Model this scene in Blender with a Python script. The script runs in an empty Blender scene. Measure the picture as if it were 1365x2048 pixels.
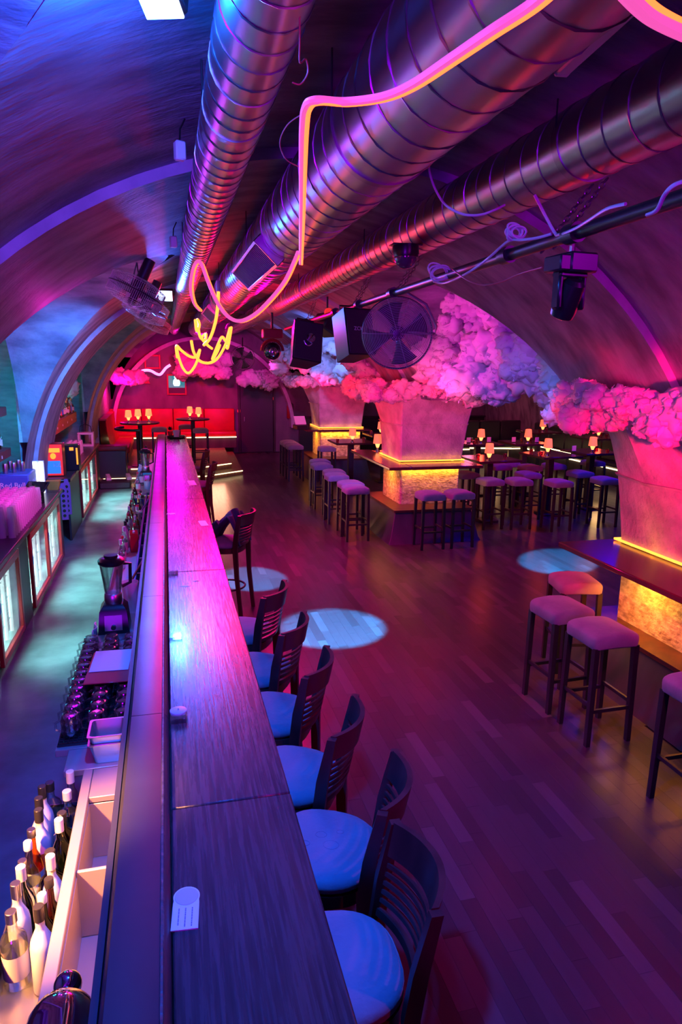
import bpy, bmesh, math, random
from mathutils import Vector, Matrix, noise
import numpy as np
rnd = random.Random(7)
PI = math.pi
sc = bpy.context.scene
col = sc.collection

# ------------------------------------------------------------------ camera
EYE = Vector((0.0, 0.0, 2.6))
FPX, PW, PH = 1365.0, 1365, 2048
def _axes():
    vp = (330, 727)
    d = Vector(((vp[0]-PW/2)/FPX, -(vp[1]-PH/2)/FPX, -1)).normalized()
    p2 = Vector(((vp[0]+1000-PW/2)/FPX, -(vp[1]+12-PH/2)/FPX, -1))
    up = p2.cross(d).normalized()
    if up.y < 0: up = -up
    return Matrix((d.cross(up), d, up))
RM = _axes()
cam = bpy.data.objects.new('camera', bpy.data.cameras.new('camera'))
col.objects.link(cam)
cam.data.sensor_fit = 'HORIZONTAL'; cam.data.sensor_width = 36; cam.data.lens = 36
cam.data.clip_start = 0.05; cam.data.clip_end = 100
cam.matrix_world = Matrix.Translation(EYE) @ RM.to_4x4()
sc.camera = cam
def ray(u, v): return RM @ Vector(((u-PW/2)/FPX, -(v-PH/2)/FPX, -1))
def onz(u, v, z): r = ray(u, v); return EYE + r*((z-EYE.z)/r.z)
def onx(u, v, x): r = ray(u, v); return EYE + r*(x/r.x)
def ony(u, v, y): r = ray(u, v); return EYE + r*(y/r.y)

# ------------------------------------------------------------------ world, exposure
w = bpy.data.worlds.new('world'); sc.world = w; w.use_nodes = True
w.node_tree.nodes['Background'].inputs[0].default_value = (0.05, 0.02, 0.12, 1)
w.node_tree.nodes['Background'].inputs[1].default_value = 0.15
vs = sc.view_settings
vs.view_transform = 'Standard'; vs.look = 'None'; vs.gamma = 1; vs.exposure = 0.0
vs.use_curve_mapping = False
sc.cycles.use_denoising = True
sc.cycles.max_bounces = 6; sc.cycles.diffuse_bounces = 3; sc.cycles.glossy_bounces = 3
sc.cycles.transmission_bounces = 4; sc.cycles.transparent_max_bounces = 12
sc.cycles.sample_clamp_indirect = 4.0
sc.cycles.caustics_reflective = False; sc.cycles.caustics_refractive = False

# ------------------------------------------------------------------ lights of the room, and added coloured ones that have no fixture
BLUE = (0.03, 0.16, 1.0); MAGENTA = (1.0, 0.0, 0.45); RED = (1.0, 0.005, 0.06); PURPLE = (0.42, 0.03, 1.0)
TEAL = (0.0, 0.75, 1.0); PINK = (1.0, 0.06, 0.5); AMBER = (1.0, 0.33, 0.03)
TRIM = {'flood_near': (0.00368, 0.0922, 0.634), 'wash_purple': (0.11, 0, 0.36), 'floor_magenta': (0.16, 0, 0.24), 'floor_purple': (1.5, 0, 0.6), 'wash_red': (0.9, 0, 0.15), 'pillar_spot_1': (2.6, 0, 0.1), 'pillar_spot_2': (0.5, 0, 0.12), 'pillar_spot_2b': (0.6, 0, 0), 'pillar_spot_3': (0.76, 0, 0.12), 'ring_front_fill': (1.12, 0, 0), 'cloud_pink': (1.8, 0.05, 1), 'cloud_violet': (0.5, 0, 1), 'cloud_blue': (0.2, 0.75, 2.7), 'back_pink': (0.838, 0, 0.379), 'sofa_red': (1.6, 0, 0), 'door_violet': (0.899, 0.0375, 0.453), 'lunette_violet': (0.25, 0, 0.6), 'pier_blue': (0, 0.4, 1.5), 'aisle_blue': (0, 0.03, 0.16), 'aisle_violet': (0, 0, 2.32), 'row_violet': (0.05, 0.12, 1.1), 'pillar_strip_lamp': (1, 0.36, 0.02), 'duct_red': (1, 0, 0.05), 'duct_magenta': (1, 0, 0.5), 'bar_far_magenta': (2, 0, 2.2), 'bar_mid_red': (1.5, 0, 0.6), 'step_warm': (1, 0.42, 0.25), 'stool_pink': (2.2, 0.15, 0.3)}
def light(name, kind, loc, color, power, size=0.1, aim=None, spot=60, blend=0.3, sy=None, spread=None):
    L = bpy.data.lights.new(name, kind); o = bpy.data.objects.new(name, L); col.objects.link(o)
    if name in TRIM:
        t = TRIM[name]; m = max(t); color = [c/m for c in t]; power *= m
    o.location = loc; L.color = color; L.energy = power
    if kind == 'AREA':
        L.size = size
        if sy: L.shape = 'RECTANGLE'; L.size_y = sy
        if spread: L.spread = math.radians(spread)
    else: L.shadow_soft_size = size
    if kind == 'SPOT': L.spot_size = math.radians(spot); L.spot_blend = blend
    if aim is not None:
        o.rotation_euler = (Vector(aim)-Vector(loc)).to_track_quat('-Z', 'Y').to_euler()
    return o
light('flood_near', 'POINT', (-.02, 1.98, 3.42), (0.04, 0.10, 1.0), 100, .05)
light('flood_near_beam', 'SPOT', (-.02, 2.02, 3.38), (0.0, 0.10, 1.0), 420, .05, aim=(.35, 2.6, .8), spot=85, blend=.8)
light('flood_far', 'SPOT', (.03, 8.85, 3.34), (0.02, 0.12, 1.0), 520, .08, aim=(.0, 3.2, 1.1), spot=75, blend=.8)
light('wash_magenta', 'AREA', (2.7, -1.2, 2.6), (.7, 0, .5), 6, .6, aim=(2.2, 4, 3.6), spread=100)
light('wash_purple', 'AREA', (-1.0, -1.6, 2.2), (.30, .01, 1), 120, .6, aim=(-.2, 4.5, 4.0), spread=95)
light('floor_magenta', 'AREA', (2.3, 1.5, 3.25), (.7, 0, .5), 38, .3, aim=(2.0, 4.5, 0), spread=120)  # this and the next: overhead washes added for the floor colour, no fixture
light('floor_purple', 'AREA', (1.0, 8.9, 3.1), (.40, 0, .8), 45, .3, aim=(1.8, 8.5, 0), spread=120)
light('wash_red', 'SPOT', (1.25, 8.6, 3.15), RED, 420, .1, aim=(.9, 4.2, .9), spot=70, blend=.7)
light('pillar_spot_1', 'SPOT', (1.5, 1.0, 2.35), (1, .0, .12), 500, .06, aim=(3.9, 4.4, 1.62), spot=36, blend=.6)  # added unseen spots, here and below, that redden the pillar shafts
light('pillar_spot_2', 'SPOT', (2.5, 6.6, 2.15), (.85, .0, .30), 420, .06, aim=(3.9, 10, 1.7), spot=45, blend=.6)
light('pillar_spot_2b', 'SPOT', (1.4, 10.4, 2.2), (1, 0, .03), 300, .06, aim=(3.4, 10.4, 1.7), spot=70, blend=.6)
light('pillar_spot_3', 'SPOT', (2.3, 12.2, 2.1), (1, .0, .14), 420, .06, aim=(3.8, 15.8, 1.7), spot=45, blend=.6)
for x, y, z, c, p in ((3.2, 3.5, 2.55, RED, 2.5), (3.2, 4.7, 2.5, (1, .005, .08), 2.5), (4.2, 3.4, 2.55, RED, 2.5), (3.0, 9.5, 2.52, (1, .01, .06), 3), (3.9, 9.35, 2.55, (1, .02, .05), 4), (3.0, 10.9, 2.52, RED, 2.5), (3.0, 15.4, 2.45, RED, 2.5), (3.8, 15.2, 2.5, (1, .015, .05), 6)):
    light('ring_lamp', 'POINT', (x, y, z), c, p, .06)
for x, y, z, c, p in ((2.75, 4.9, 2.2, (1, .0, .14), 3.5), (2.6, 9.2, 2.15, (1, .0, .12), 4), (3.6, 9.0, 2.2, (1, .0, .12), 3.5), (2.7, 15.0, 2.1, (1, 0, .1), 4)):
    light('ring_front_fill', 'POINT', (x, y, z), c, p, .06)  # added fill points hanging free before the rings, no fixture there
light('ring_spot_1', 'SPOT', (1.5, 1.0, 2.3), (1, .01, .16), 1000, .06, aim=(3.55, 3.6, 2.27), spot=26, blend=.8)  # this and the next: unseen spots added to brighten two cotton rings
light('ring_spot_2', 'SPOT', (2.4, 6.0, 2.1), (1, .10, .14), 260, .06, aim=(3.9, 9.4, 2.26), spot=30, blend=.8)
light('cloud_pink', 'SPOT', (2.2, 7.3, 2.7), (1, .0, .34), 45, .08, aim=(3.7, 7.9, 2.9), spot=85, blend=.6)
light('cloud_violet', 'SPOT', (2.3, 5.6, 2.6), (.28, .0, 1), 30, .08, aim=(3.8, 7.2, 2.5), spot=60, blend=.6)
light('cloud_blue', 'SPOT', (1.9, 11.2, 3.0), (.06, .25, 1), 110, .08, aim=(3.3, 13.4, 2.9), spot=72, blend=.6)
light('back_pink', 'SPOT', (1.0, 16.0, 3.2), (1, 0, .30), 420, .1, aim=(.4, 20.6, 2.4), spot=75, blend=.6)
light('sofa_red', 'SPOT', (.2, 16.5, 3.1), RED, 420, .1, aim=(.0, 20.4, .9), spot=65, blend=.5)
light('arch_pink', 'POINT', (-1.2, 19.4, 2.0), (1, 0, .35), 30, .08)
light('door_violet', 'SPOT', (2.0, 15.5, 3.0), (.35, .02, .9), 220, .1, aim=(2.7, 20.5, 1.2), spot=60, blend=.6)
for y in (6.2, 7.6, 8.8):
    light('shelf_teal', 'POINT', (-2.36, y+.3, 2.42), TEAL, 9, .04); light('shelf_teal', 'POINT', (-2.36, y+.3, 1.86), TEAL, 8, .04)
    if y < 8: light('niche_pink', 'POINT', (-2.25, y, 3.0), (1, .02, .2), 10, .05)
for y in (12.3, 13.8): light('shelf_far', 'POINT', (-2.1, y, 2.15), (.1, .8, .7), 8, .04)
light('glass_pink', 'SPOT', (-1.0, 6.4, 2.6), (1, .03, .7), 240, .06, aim=(-1.75, 8.0, 1.0), spot=40, blend=.6)
light('glass_red', 'SPOT', (-.8, 11.3, 2.7), (1, .01, .2), 300, .06, aim=(-1.8, 13, 1.1), spot=60, blend=.6)
light('lunette_violet', 'POINT', (-1.3, 7.4, 2.75), (.50, .0, 1), 40, .1)
light('pier_blue', 'SPOT', (-.3, 7.6, 3.0), (.02, .22, 1), 420, .08, aim=(-1.9, 10.0, 1.8), spot=80, blend=1.0)
light('sink_warm', 'SPOT', (-1.35, 1.7, 2.3), (1, .34, .10), 1900, .06, aim=(-.34, 2.28, .75), spot=34, blend=.9)
def pool(src, dst, size, power, k):
    o = light('moving_head_beam', 'SPOT', src, (.0, .42, 1.0), power, .02, aim=dst, spot=size, blend=.35); o.scale = (k, 1, 1)
    L = o.data; L.use_nodes = True; N, K = L.node_tree.nodes, L.node_tree.links   # striped gobo wheel
    tc = N.new('ShaderNodeTexCoord'); wv = N.new('ShaderNodeTexWave'); wv.bands_direction = 'Y'; wv.inputs['Scale'].default_value = 38; wv.inputs['Distortion'].default_value = 6; wv.inputs['Detail'].default_value = 1
    mr = N.new('ShaderNodeMapRange'); mr.inputs['To Min'].default_value = .35; mr.inputs['To Max'].default_value = 1.2
    K.new(tc.outputs['Normal'], wv.inputs['Vector']); K.new(wv.outputs['Fac'], mr.inputs['Value']); K.new(mr.outputs[0], N['Emission'].inputs['Strength'])
pool((2.0, 2.45, 2.75), (1.55, 6.3, 0), 8.0, 26000, 1.75)
pool((2.0, 4.5, 2.7), (.95, 8.1, 0), 8, 14000, 1.4)
pool((2.2, 5.3, 2.75), (5.1, 8.0, 0), 10, 14000, 1.3)
light('aisle_blue', 'SPOT', (2.2, 4.2, 2.7), (.05, .2, 1), 700, .08, aim=(5.2, 10, .8), spot=42, blend=.6)  # this and the next: added blue and violet fill for the side aisle
light('aisle_violet', 'AREA', (7.2, 9.5, 3.3), (.5, .03, .8), 30, 1.0, aim=(7.2, 10, 0))
light('row_violet', 'SPOT', (2.5, 8.0, 2.4), (.30, .06, 1), 300, .08, aim=(2.8, 11, .8), spot=35, blend=.6)
# amber strips at the pillars: real line lights beside the emitting strips
def strip_light(x0, x1, y0, z, power, L):
    light('pillar_strip_lamp', 'AREA', ((x0+x1)/2, y0-.055, z), (1, .38, .05), power, x1-x0, aim=((x0+x1)/2, y0+.3, z-.6 if z < 1.1 else z+.6), sy=.015)
for x0, x1, y0, y1 in ((3.74, 4.66, 4.03, 4.93), (3.48, 4.5, 9.95, 10.9), (3.48, 4.5, 15.75, 16.7)):
    for z, up in ((1.165, 1), (1.088, -1)):
        pw = .6 if up > 0 else (10 if y0 > 9 else 18)
        light('pillar_strip_lamp', 'AREA', ((x0+x1)/2, y0-.05, z), AMBER, pw, x1-x0, aim=((x0+x1)/2, y0+.2, z+up*.3), sy=.015)
        light('pillar_strip_lamp', 'AREA', (x0-.05, (y0+y1)/2, z), AMBER, pw, .015, aim=(x0+.2, (y0+y1)/2, z+up*.3), sy=y1-y0)
for y0, y1 in ((5.95, 6.75), (7.45, 8.45), (8.55, 9.5), (11.9, 14.4)):
    light('fridge_light', 'AREA', (-1.55, (y0+y1)/2, .47), (.45, 1, .95), 45*(y1-y0), y1-y0-.1, aim=(-.75, (y0+y1)/2, 0), sy=.6, spread=110)
light('duct_red', 'POINT', (.55, 8.6, 3.05), (1, 0, .03), 45, .06)  # added unseen points that put red streaks on the ducts
light('duct_red', 'POINT', (1.28, 10.5, 3.1), (1, 0, .03), 45, .06)
light('bar_far_magenta', 'SPOT', (.0, 17.0, 3.0), (1, 0, .7), 62, .1, aim=(.1, 9.5, 1.1), spot=34, blend=.7)  # this and the next: unseen spots added to tint the bar top
light('bar_mid_red', 'SPOT', (.85, 4.4, 3.15), (1, 0, .1), 120, .08, aim=(.35, 5.4, 1.1), spot=55, blend=.8)
light('step_warm', 'AREA', (.9, 15.3, .5), (1, .42, .2), 7, .8, aim=(1.3, 14.2, 0), spread=90)
light('stool_pink', 'SPOT', (2.2, 1.5, 3.1), (1, .1, .2), 60, .08, aim=(2.95, 4.0, .8), spot=40, blend=.8)  # added unseen spot that tints the near stool seats
light('far_red', 'SPOT', (.9, 12.0, 3.05), (1, 0, .14), 420, .12, aim=(.35, 5.2, 1.1), spot=34, blend=.8)  # added, placed so its reflection reddens the right edge of the bar
light('rail_red', 'SPOT', (2.6, .3, 2.6), (1, 0, .15), 60, .08, aim=(.7, 2.4, 1.0), spot=52, blend=.8)  # added unseen rim light for the chair rails
light('fan_violet', 'POINT', (-.75, 6.2, 2.85), (1, .02, .7), 6, .06)  # added point to brighten the hanging fan cages, no fixture
light('aisle_wall', 'POINT', (8.6, 18.6, 2.3), (1, .12, .22), 26, .15)  # added dim point that brings out the oculus on the end wall
for x, y in ((5.6, 14.2), (7.6, 15.0), (8.6, 12.2)): light('aisle_warm', 'POINT', (x, y, .5), (1, .55, .2), 8, .1)
# ------------------------------------------------------------------ helpers
class G:
    def __init__(s): s.v = []; s.f = []
    def add(s, vs, fs, M=None):
        n = len(s.v)
        if M is not None: vs = [M @ Vector(p) for p in vs]
        s.v += [tuple(p) for p in vs]; s.f += [tuple(i+n for i in f) for f in fs]
        return s
    def box(s, c, d, M=None, rz=0):
        x, y, z = d[0]/2, d[1]/2, d[2]/2
        vs = [(-x,-y,-z),(x,-y,-z),(x,y,-z),(-x,y,-z),(-x,-y,z),(x,-y,z),(x,y,z),(-x,y,z)]
        T = Matrix.Translation(c) @ Matrix.Rotation(rz, 4, 'Z')
        if M is not None: T = M @ T
        return s.add(vs, [(0,3,2,1),(4,5,6,7),(0,1,5,4),(1,2,6,5),(2,3,7,6),(3,0,4,7)], T)
    def bx(s, x0, x1, y0, y1, z0, z1, M=None):
        return s.box(((x0+x1)/2,(y0+y1)/2,(z0+z1)/2), (abs(x1-x0),abs(y1-y0),abs(z1-z0)), M)
    def cbox(s, c, d, b=0.01, M=None, rz=0, seg=1):
        bm = bmesh.new(); bmesh.ops.create_cube(bm, size=1)
        for v in bm.verts: v.co = Vector((v.co.x*d[0], v.co.y*d[1], v.co.z*d[2]))
        bmesh.ops.bevel(bm, geom=bm.edges[:], offset=b, segments=seg, profile=0.5, affect='EDGES')
        T = Matrix.Translation(c) @ Matrix.Rotation(rz, 4, 'Z')
        if M is not None: T = M @ T
        s.bmadd(bm, T); return s
    def bmadd(s, bm, T=None):
        bm.verts.index_update()
        s.add([v.co.copy() for v in bm.verts], [[v.index for v in f.verts] for f in bm.faces], T); bm.free()
    def cyl(s, p0, p1, r0, r1=None, n=12, cap=True):
        p0 = Vector(p0); p1 = Vector(p1); r1 = r0 if r1 is None else r1
        q = (p1-p0).to_track_quat('Z', 'Y'); L = (p1-p0).length
        T = Matrix.Translation(p0) @ q.to_matrix().to_4x4()
        vs = []
        for k in range(n):
            a = 2*PI*k/n; vs.append((r0*math.cos(a), r0*math.sin(a), 0))
        for k in range(n):
            a = 2*PI*k/n; vs.append((r1*math.cos(a), r1*math.sin(a), L))
        fs = [(k, (k+1) % n, n+(k+1) % n, n+k) for k in range(n)]
        if cap: fs += [tuple(range(n-1, -1, -1)), tuple(range(n, 2*n))]
        return s.add(vs, fs, T)
    def lathe(s, prof, n=16, M=None, cap=True):
        vs = []; fs = []
        for r, z in prof:
            for k in range(n):
                a = 2*PI*k/n; vs.append((r*math.cos(a), r*math.sin(a), z))
        for j in range(len(prof)-1):
            for k in range(n):
                k2 = (k+1) % n; fs.append((j*n+k, j*n+k2, (j+1)*n+k2, (j+1)*n+k))
        if cap:
            fs.append(tuple(range(n-1, -1, -1))); m = (len(prof)-1)*n; fs.append(tuple(range(m, m+n)))
        return s.add(vs, fs, M)
    def tube(s, pts, r, n=8, closed=False, M=None, cap=True):
        P = [Vector(p) for p in pts]; m = len(P); vs = []; fs = []
        up = None
        for i in range(m):
            if closed: t = P[(i+1) % m]-P[i-1]
            else: t = P[min(i+1, m-1)]-P[max(i-1, 0)]
            t.normalize()
            if up is None:
                up = Vector((0,0,1)) if abs(t.z) < 0.9 else Vector((1,0,0))
            a = t.cross(up).normalized(); up = a.cross(t).normalized()
            rr = r[i] if isinstance(r, (list, tuple)) else r
            for k in range(n):
                an = 2*PI*k/n; vs.append(P[i]+(a*math.cos(an)+up*math.sin(an))*rr)
        for i in range(m if closed else m-1):
            j = (i+1) % m
            for k in range(n):
                k2 = (k+1) % n; fs.append((i*n+k, i*n+k2, j*n+k2, j*n+k))
        if cap and not closed:
            fs.append(tuple(range(n-1, -1, -1))); fs.append(tuple(range((m-1)*n, m*n)))
        return s.add(vs, fs, M)
    def sph(s, c, r, n=12, sz=1.0, M=None):
        prof = [(max(1e-4, r*math.sin(PI*j/(n//2+2))), -r*sz*math.cos(PI*j/(n//2+2))) for j in range(n//2+3)]
        T = Matrix.Translation(c)
        return s.lathe(prof, n, T if M is None else M @ T)
    def prism(s, poly, z0, z1, M=None):
        n = len(poly)
        vs = [(x, y, z0) for x, y in poly]+[(x, y, z1) for x, y in poly]
        fs = [tuple(range(n-1, -1, -1)), tuple(range(n, 2*n))]+[(k, (k+1) % n, n+(k+1) % n, n+k) for k in range(n)]
        return s.add(vs, fs, M)
    def loft(s, secs, cap=True, M=None):
        n = len(secs[0]); vs = [p for q in secs for p in q]; fs = []
        for j in range(len(secs)-1):
            for k in range(n):
                k2 = (k+1) % n; fs.append((j*n+k, j*n+k2, (j+1)*n+k2, (j+1)*n+k))
        if cap: fs += [tuple(range(n-1, -1, -1)), tuple(range((len(secs)-1)*n, len(secs)*n))]
        return s.add(vs, fs, M)
    def grid(s, fn, nu, nv, M=None):
        vs = [fn(i/nu, j/nv) for j in range(nv+1) for i in range(nu+1)]
        fs = [(j*(nu+1)+i, j*(nu+1)+i+1, (j+1)*(nu+1)+i+1, (j+1)*(nu+1)+i) for j in range(nv) for i in range(nu)]
        return s.add(vs, fs, M)
    def mesh(s, name, m, ang=38):
        me = bpy.data.meshes.new(name); me.from_pydata(s.v, [], s.f); me.update()
        if m: me.materials.append(m)
        if ang:
            me.polygons.foreach_set('use_smooth', [True]*len(me.polygons))
            me.set_sharp_from_angle(angle=math.radians(ang))
        return me
    def build(s, name, m, parent=None, ang=38, loc=None):
        o = bpy.data.objects.new(name, s.mesh(name, m, ang)); col.objects.link(o)
        if parent is not None: o.parent = parent
        if loc is not None: o.location = loc
        return o
def tag(o, label=None, cat=None, group=None, kind=None):
    if label: o['label'] = label
    if cat: o['category'] = cat
    if group: o['group'] = group
    if kind: o['kind'] = kind
    return o
def thing(name, label, cat, loc=(0,0,0), rz=0, group=None):
    o = bpy.data.objects.new(name, None); col.objects.link(o)
    o.empty_display_size = 0.1
    o.location = loc; o.rotation_euler = (0, 0, rz)
    return tag(o, label, cat, group)
KIDS = {}
def kids(o): return [c for c in bpy.data.objects if c.parent is o]
def dup(root, loc, rz=None, label=None, group=None, scale=None):
    if root.name not in KIDS:
        KIDS[root.name] = [(c, kids(c)) for c in kids(root)]
    r = root.copy(); col.objects.link(r); r.location = loc
    if rz is not None: r.rotation_euler = (0, 0, rz)
    if scale: r.scale = scale if not isinstance(scale, (int, float)) else (scale,)*3
    if label: r['label'] = label
    if group: r['group'] = group
    for c, gs in KIDS[root.name]:
        d = c.copy(); col.objects.link(d); d.parent = r
        for g in gs:
            e = g.copy(); col.objects.link(e); e.parent = d
    return r
ORD = ['first', 'second', 'third', 'fourth', 'fifth', 'sixth', 'seventh', 'eighth', 'ninth', 'tenth', 'eleventh', 'twelfth', 'thirteenth', 'fourteenth', 'fifteenth', 'sixteenth', 'seventeenth', 'eighteenth', 'nineteenth', 'twentieth', 'twenty-first', 'twenty-second', 'twenty-third', 'twenty-fourth']
def px_of(p):
    c = RM.transposed() @ (Vector(p)-EYE); return (PW/2+FPX*c.x/-c.z, PH/2-FPX*c.y/-c.z)
class Proto:
    """first use moves the original, later uses copy it"""
    def __init__(s, root): s.root = root; s.used = False
    def put(s, loc, rz=0, label=None, group=None, scale=None):
        if not s.used:
            KIDS[s.root.name] = [(c, kids(c)) for c in kids(s.root)]
            s.used = True; r = s.root; r.location = loc; r.rotation_euler = (0,0,rz)
            if scale: r.scale = (scale,)*3
            if label: r['label'] = label
            if group: r['group'] = group
            return r
        return dup(s.root, loc, rz, label, group, scale or 1.0)
def text(name, body, m, size, M, parent=None, ex=0.001):
    c = bpy.data.curves.new(name, 'FONT'); c.body = body; c.size = size; c.extrude = ex
    c.align_x = 'CENTER'; c.align_y = 'CENTER'; c.resolution_u = 3
    t = bpy.data.objects.new(name, c); col.objects.link(t)
    dg = bpy.context.evaluated_depsgraph_get(); dg.update()
    me = bpy.data.meshes.new_from_object(t.evaluated_get(dg)); me.name = name
    bpy.data.objects.remove(t)
    me.transform(M); me.materials.clear(); me.materials.append(m)
    o = bpy.data.objects.new(name, me); col.objects.link(o)
    if parent is not None: o.parent = parent
    return o

# ------------------------------------------------------------------ materials
def _new(name):
    m = bpy.data.materials.new(name); m.use_nodes = True
    return m, m.node_tree.nodes, m.node_tree.links, m.node_tree.nodes['Principled BSDF']
def mat(name, c, rough=0.5, metal=0.0, c2=None, scale=8.0, stretch=(1,1,1), bump=0.0, detail=4.0, spec=0.5, coat=0.0,
        sheen=0.0, rvar=0.0, lo=0.35, hi=0.65, bscale=None):
    m, N, L, b = _new(name)
    b.inputs['Base Color'].default_value = (*c, 1); b.inputs['Roughness'].default_value = rough
    b.inputs['Metallic'].default_value = metal; b.inputs['Specular IOR Level'].default_value = spec
    if coat: b.inputs['Coat Weight'].default_value = coat; b.inputs['Coat Roughness'].default_value = 0.15
    if sheen: b.inputs['Sheen Weight'].default_value = sheen
    if c2 is not None or bump or rvar:
        tc = N.new('ShaderNodeTexCoord'); mp = N.new('ShaderNodeMapping'); L.new(tc.outputs['Object'], mp.inputs[0])
        mp.inputs['Scale'].default_value = stretch
        nz = N.new('ShaderNodeTexNoise'); nz.inputs['Scale'].default_value = scale; nz.inputs['Detail'].default_value = detail
        L.new(mp.outputs[0], nz.inputs['Vector'])
        rp = N.new('ShaderNodeMapRange'); rp.inputs['From Min'].default_value = lo; rp.inputs['From Max'].default_value = hi
        L.new(nz.outputs['Fac'], rp.inputs['Value'])
        if c2 is not None:
            mx = N.new('ShaderNodeMix'); mx.data_type = 'RGBA'
            mx.inputs['A'].default_value = (*c, 1); mx.inputs['B'].default_value = (*c2, 1)
            L.new(rp.outputs[0], mx.inputs['Factor']); L.new(mx.outputs['Result'], b.inputs['Base Color'])
        if rvar:
            r2 = N.new('ShaderNodeMapRange'); r2.inputs['To Min'].default_value = max(0.02, rough-rvar); r2.inputs['To Max'].default_value = min(1, rough+rvar)
            L.new(nz.outputs['Fac'], r2.inputs['Value']); L.new(r2.outputs[0], b.inputs['Roughness'])
        if bump:
            src = nz
            if bscale:
                src = N.new('ShaderNodeTexNoise'); src.inputs['Scale'].default_value = bscale; src.inputs['Detail'].default_value = 4
                L.new(mp.outputs[0], src.inputs['Vector'])
            bp = N.new('ShaderNodeBump'); bp.inputs['Strength'].default_value = bump; bp.inputs['Distance'].default_value = 0.02
            L.new(src.outputs['Fac'], bp.inputs['Height']); L.new(bp.outputs[0], b.inputs['Normal'])
    return m
def emit(name, c, s):
    m, N, L, b = _new(name)
    b.inputs['Base Color'].default_value = (*c, 1)
    b.inputs['Emission Color'].default_value = (*c, 1); b.inputs['Emission Strength'].default_value = s
    return m
def glass(name, tint=(0.9,0.95,0.95), gloss=0.12, rough=0.05):
    m, N, L, b = _new(name); N.remove(b)
    out = N['Material Output']
    t = N.new('ShaderNodeBsdfTransparent'); t.inputs[0].default_value = (*tint, 1)
    g = N.new('ShaderNodeBsdfGlossy'); g.inputs['Roughness'].default_value = rough
    lw = N.new('ShaderNodeLayerWeight'); lw.inputs['Blend'].default_value = 0.45
    mr = N.new('ShaderNodeMapRange'); mr.inputs['To Min'].default_value = gloss; mr.inputs['To Max'].default_value = 0.75
    L.new(lw.outputs['Facing'], mr.inputs['Value'])
    mx = N.new('ShaderNodeMixShader'); L.new(mr.outputs[0], mx.inputs[0]); L.new(t.outputs[0], mx.inputs[1]); L.new(g.outputs[0], mx.inputs[2])
    L.new(mx.outputs[0], out.inputs[0])
    return m
def translucent(name, c, f=0.5):
    m, N, L, b = _new(name); N.remove(b); out = N['Material Output']
    d = N.new('ShaderNodeBsdfDiffuse'); d.inputs[0].default_value = (*c, 1)
    t = N.new('ShaderNodeBsdfTranslucent'); t.inputs[0].default_value = (*c, 1)
    mx = N.new('ShaderNodeMixShader'); mx.inputs[0].default_value = f
    L.new(d.outputs[0], mx.inputs[1]); L.new(t.outputs[0], mx.inputs[2]); L.new(mx.outputs[0], out.inputs[0])
    return m
def frosted(name, c, f):
    m, N, K, b = _new(name); out = N['Material Output']
    b.inputs['Base Color'].default_value = (*c, 1); b.inputs['Roughness'].default_value = 0.15
    t = N.new('ShaderNodeBsdfTransparent'); mx = N.new('ShaderNodeMixShader'); mx.inputs[0].default_value = f
    K.new(t.outputs[0], mx.inputs[1]); K.new(b.outputs[0], mx.inputs[2]); K.new(mx.outputs[0], out.inputs[0]); return m
M = {}
M['plaster'] = mat('painted plaster', (0.30,0.27,0.36), 0.7, c2=(0.15,0.13,0.19), scale=1.4, stretch=(1,0.5,1.6), bump=0.5, detail=7, bscale=9)
M['vault'] = mat('brushed vault paint', (0.32,0.29,0.40), 0.62, c2=(0.13,0.11,0.18), scale=2.2, stretch=(1.0,2.6,1.0), bump=0.45, detail=8, bscale=14, lo=0.38, hi=0.66)
M['rib'] = mat('pale rib face', (0.62,0.58,0.70), 0.7, c2=(0.48,0.44,0.56), scale=6, bump=0.3, detail=6)  # paler than the vault; used on the rib faces and the end arch
M['backwall'] = mat('dark stained back wall', (0.20,0.15,0.20), 0.6, c2=(0.09,0.07,0.11), scale=2.0, stretch=(1,1,0.5), bump=0.4, detail=7, bscale=12)
M['niche'] = mat('niche plaster', (0.55,0.55,0.58), 0.75, c2=(0.4,0.4,0.44), scale=5, bump=0.4, stretch=(1,1,4))
M['pillar'] = mat('rough pillar plaster', (0.62,0.56,0.58), 0.75, c2=(0.40,0.34,0.38), scale=5, bump=0.9, detail=8, bscale=22)
M['stonebase'] = mat('rough stone cladding', (0.66,0.56,0.44), 0.8, c2=(0.32,0.24,0.18), scale=14, bump=1.0, detail=6, bscale=26, stretch=(1,1,1.5))
M['plinth'] = mat('dark plinth boards', (0.05,0.04,0.06), 0.5, c2=(0.03,0.025,0.04), scale=6, stretch=(1,1,0.2), bump=0.15)
M['plank'] = mat('oak strip plank', (0.082, 0.056, 0.069), 0.30, c2=(0.07, 0.047, 0.058), scale=5, stretch=(5,0.6,1), bump=0.02, rvar=0.04, lo=0.25, hi=0.75)
M['plank2'] = mat('oak strip plank2', (0.06, 0.041, 0.05), 0.30, c2=(0.051, 0.035, 0.043), scale=5, stretch=(5,0.6,1), bump=0.02, rvar=0.04, lo=0.25, hi=0.75)
M['plank3'] = mat('oak strip plank3', (0.125, 0.085, 0.1), 0.30, c2=(0.104, 0.07, 0.084), scale=5, stretch=(5,0.6,1), bump=0.02, rvar=0.04, lo=0.25, hi=0.75)
M['subfloor'] = mat('dark joint', (0.05,0.033,0.04), 0.5)
M['barfloor'] = mat('worn grey sheet floor', (0.15,0.23,0.25), 0.34, c2=(0.08,0.125,0.14), scale=3.0, bump=0.12, detail=7, rvar=0.12, bscale=8)
M['bartop'] = mat('dark lacquered bar board', (0.040,0.032,0.042), 0.27, c2=(0.075,0.06,0.078), scale=22, stretch=(5,0.22,1), bump=0.10, detail=8, rvar=0.10, coat=0.3, lo=0.35, hi=0.75)
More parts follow.
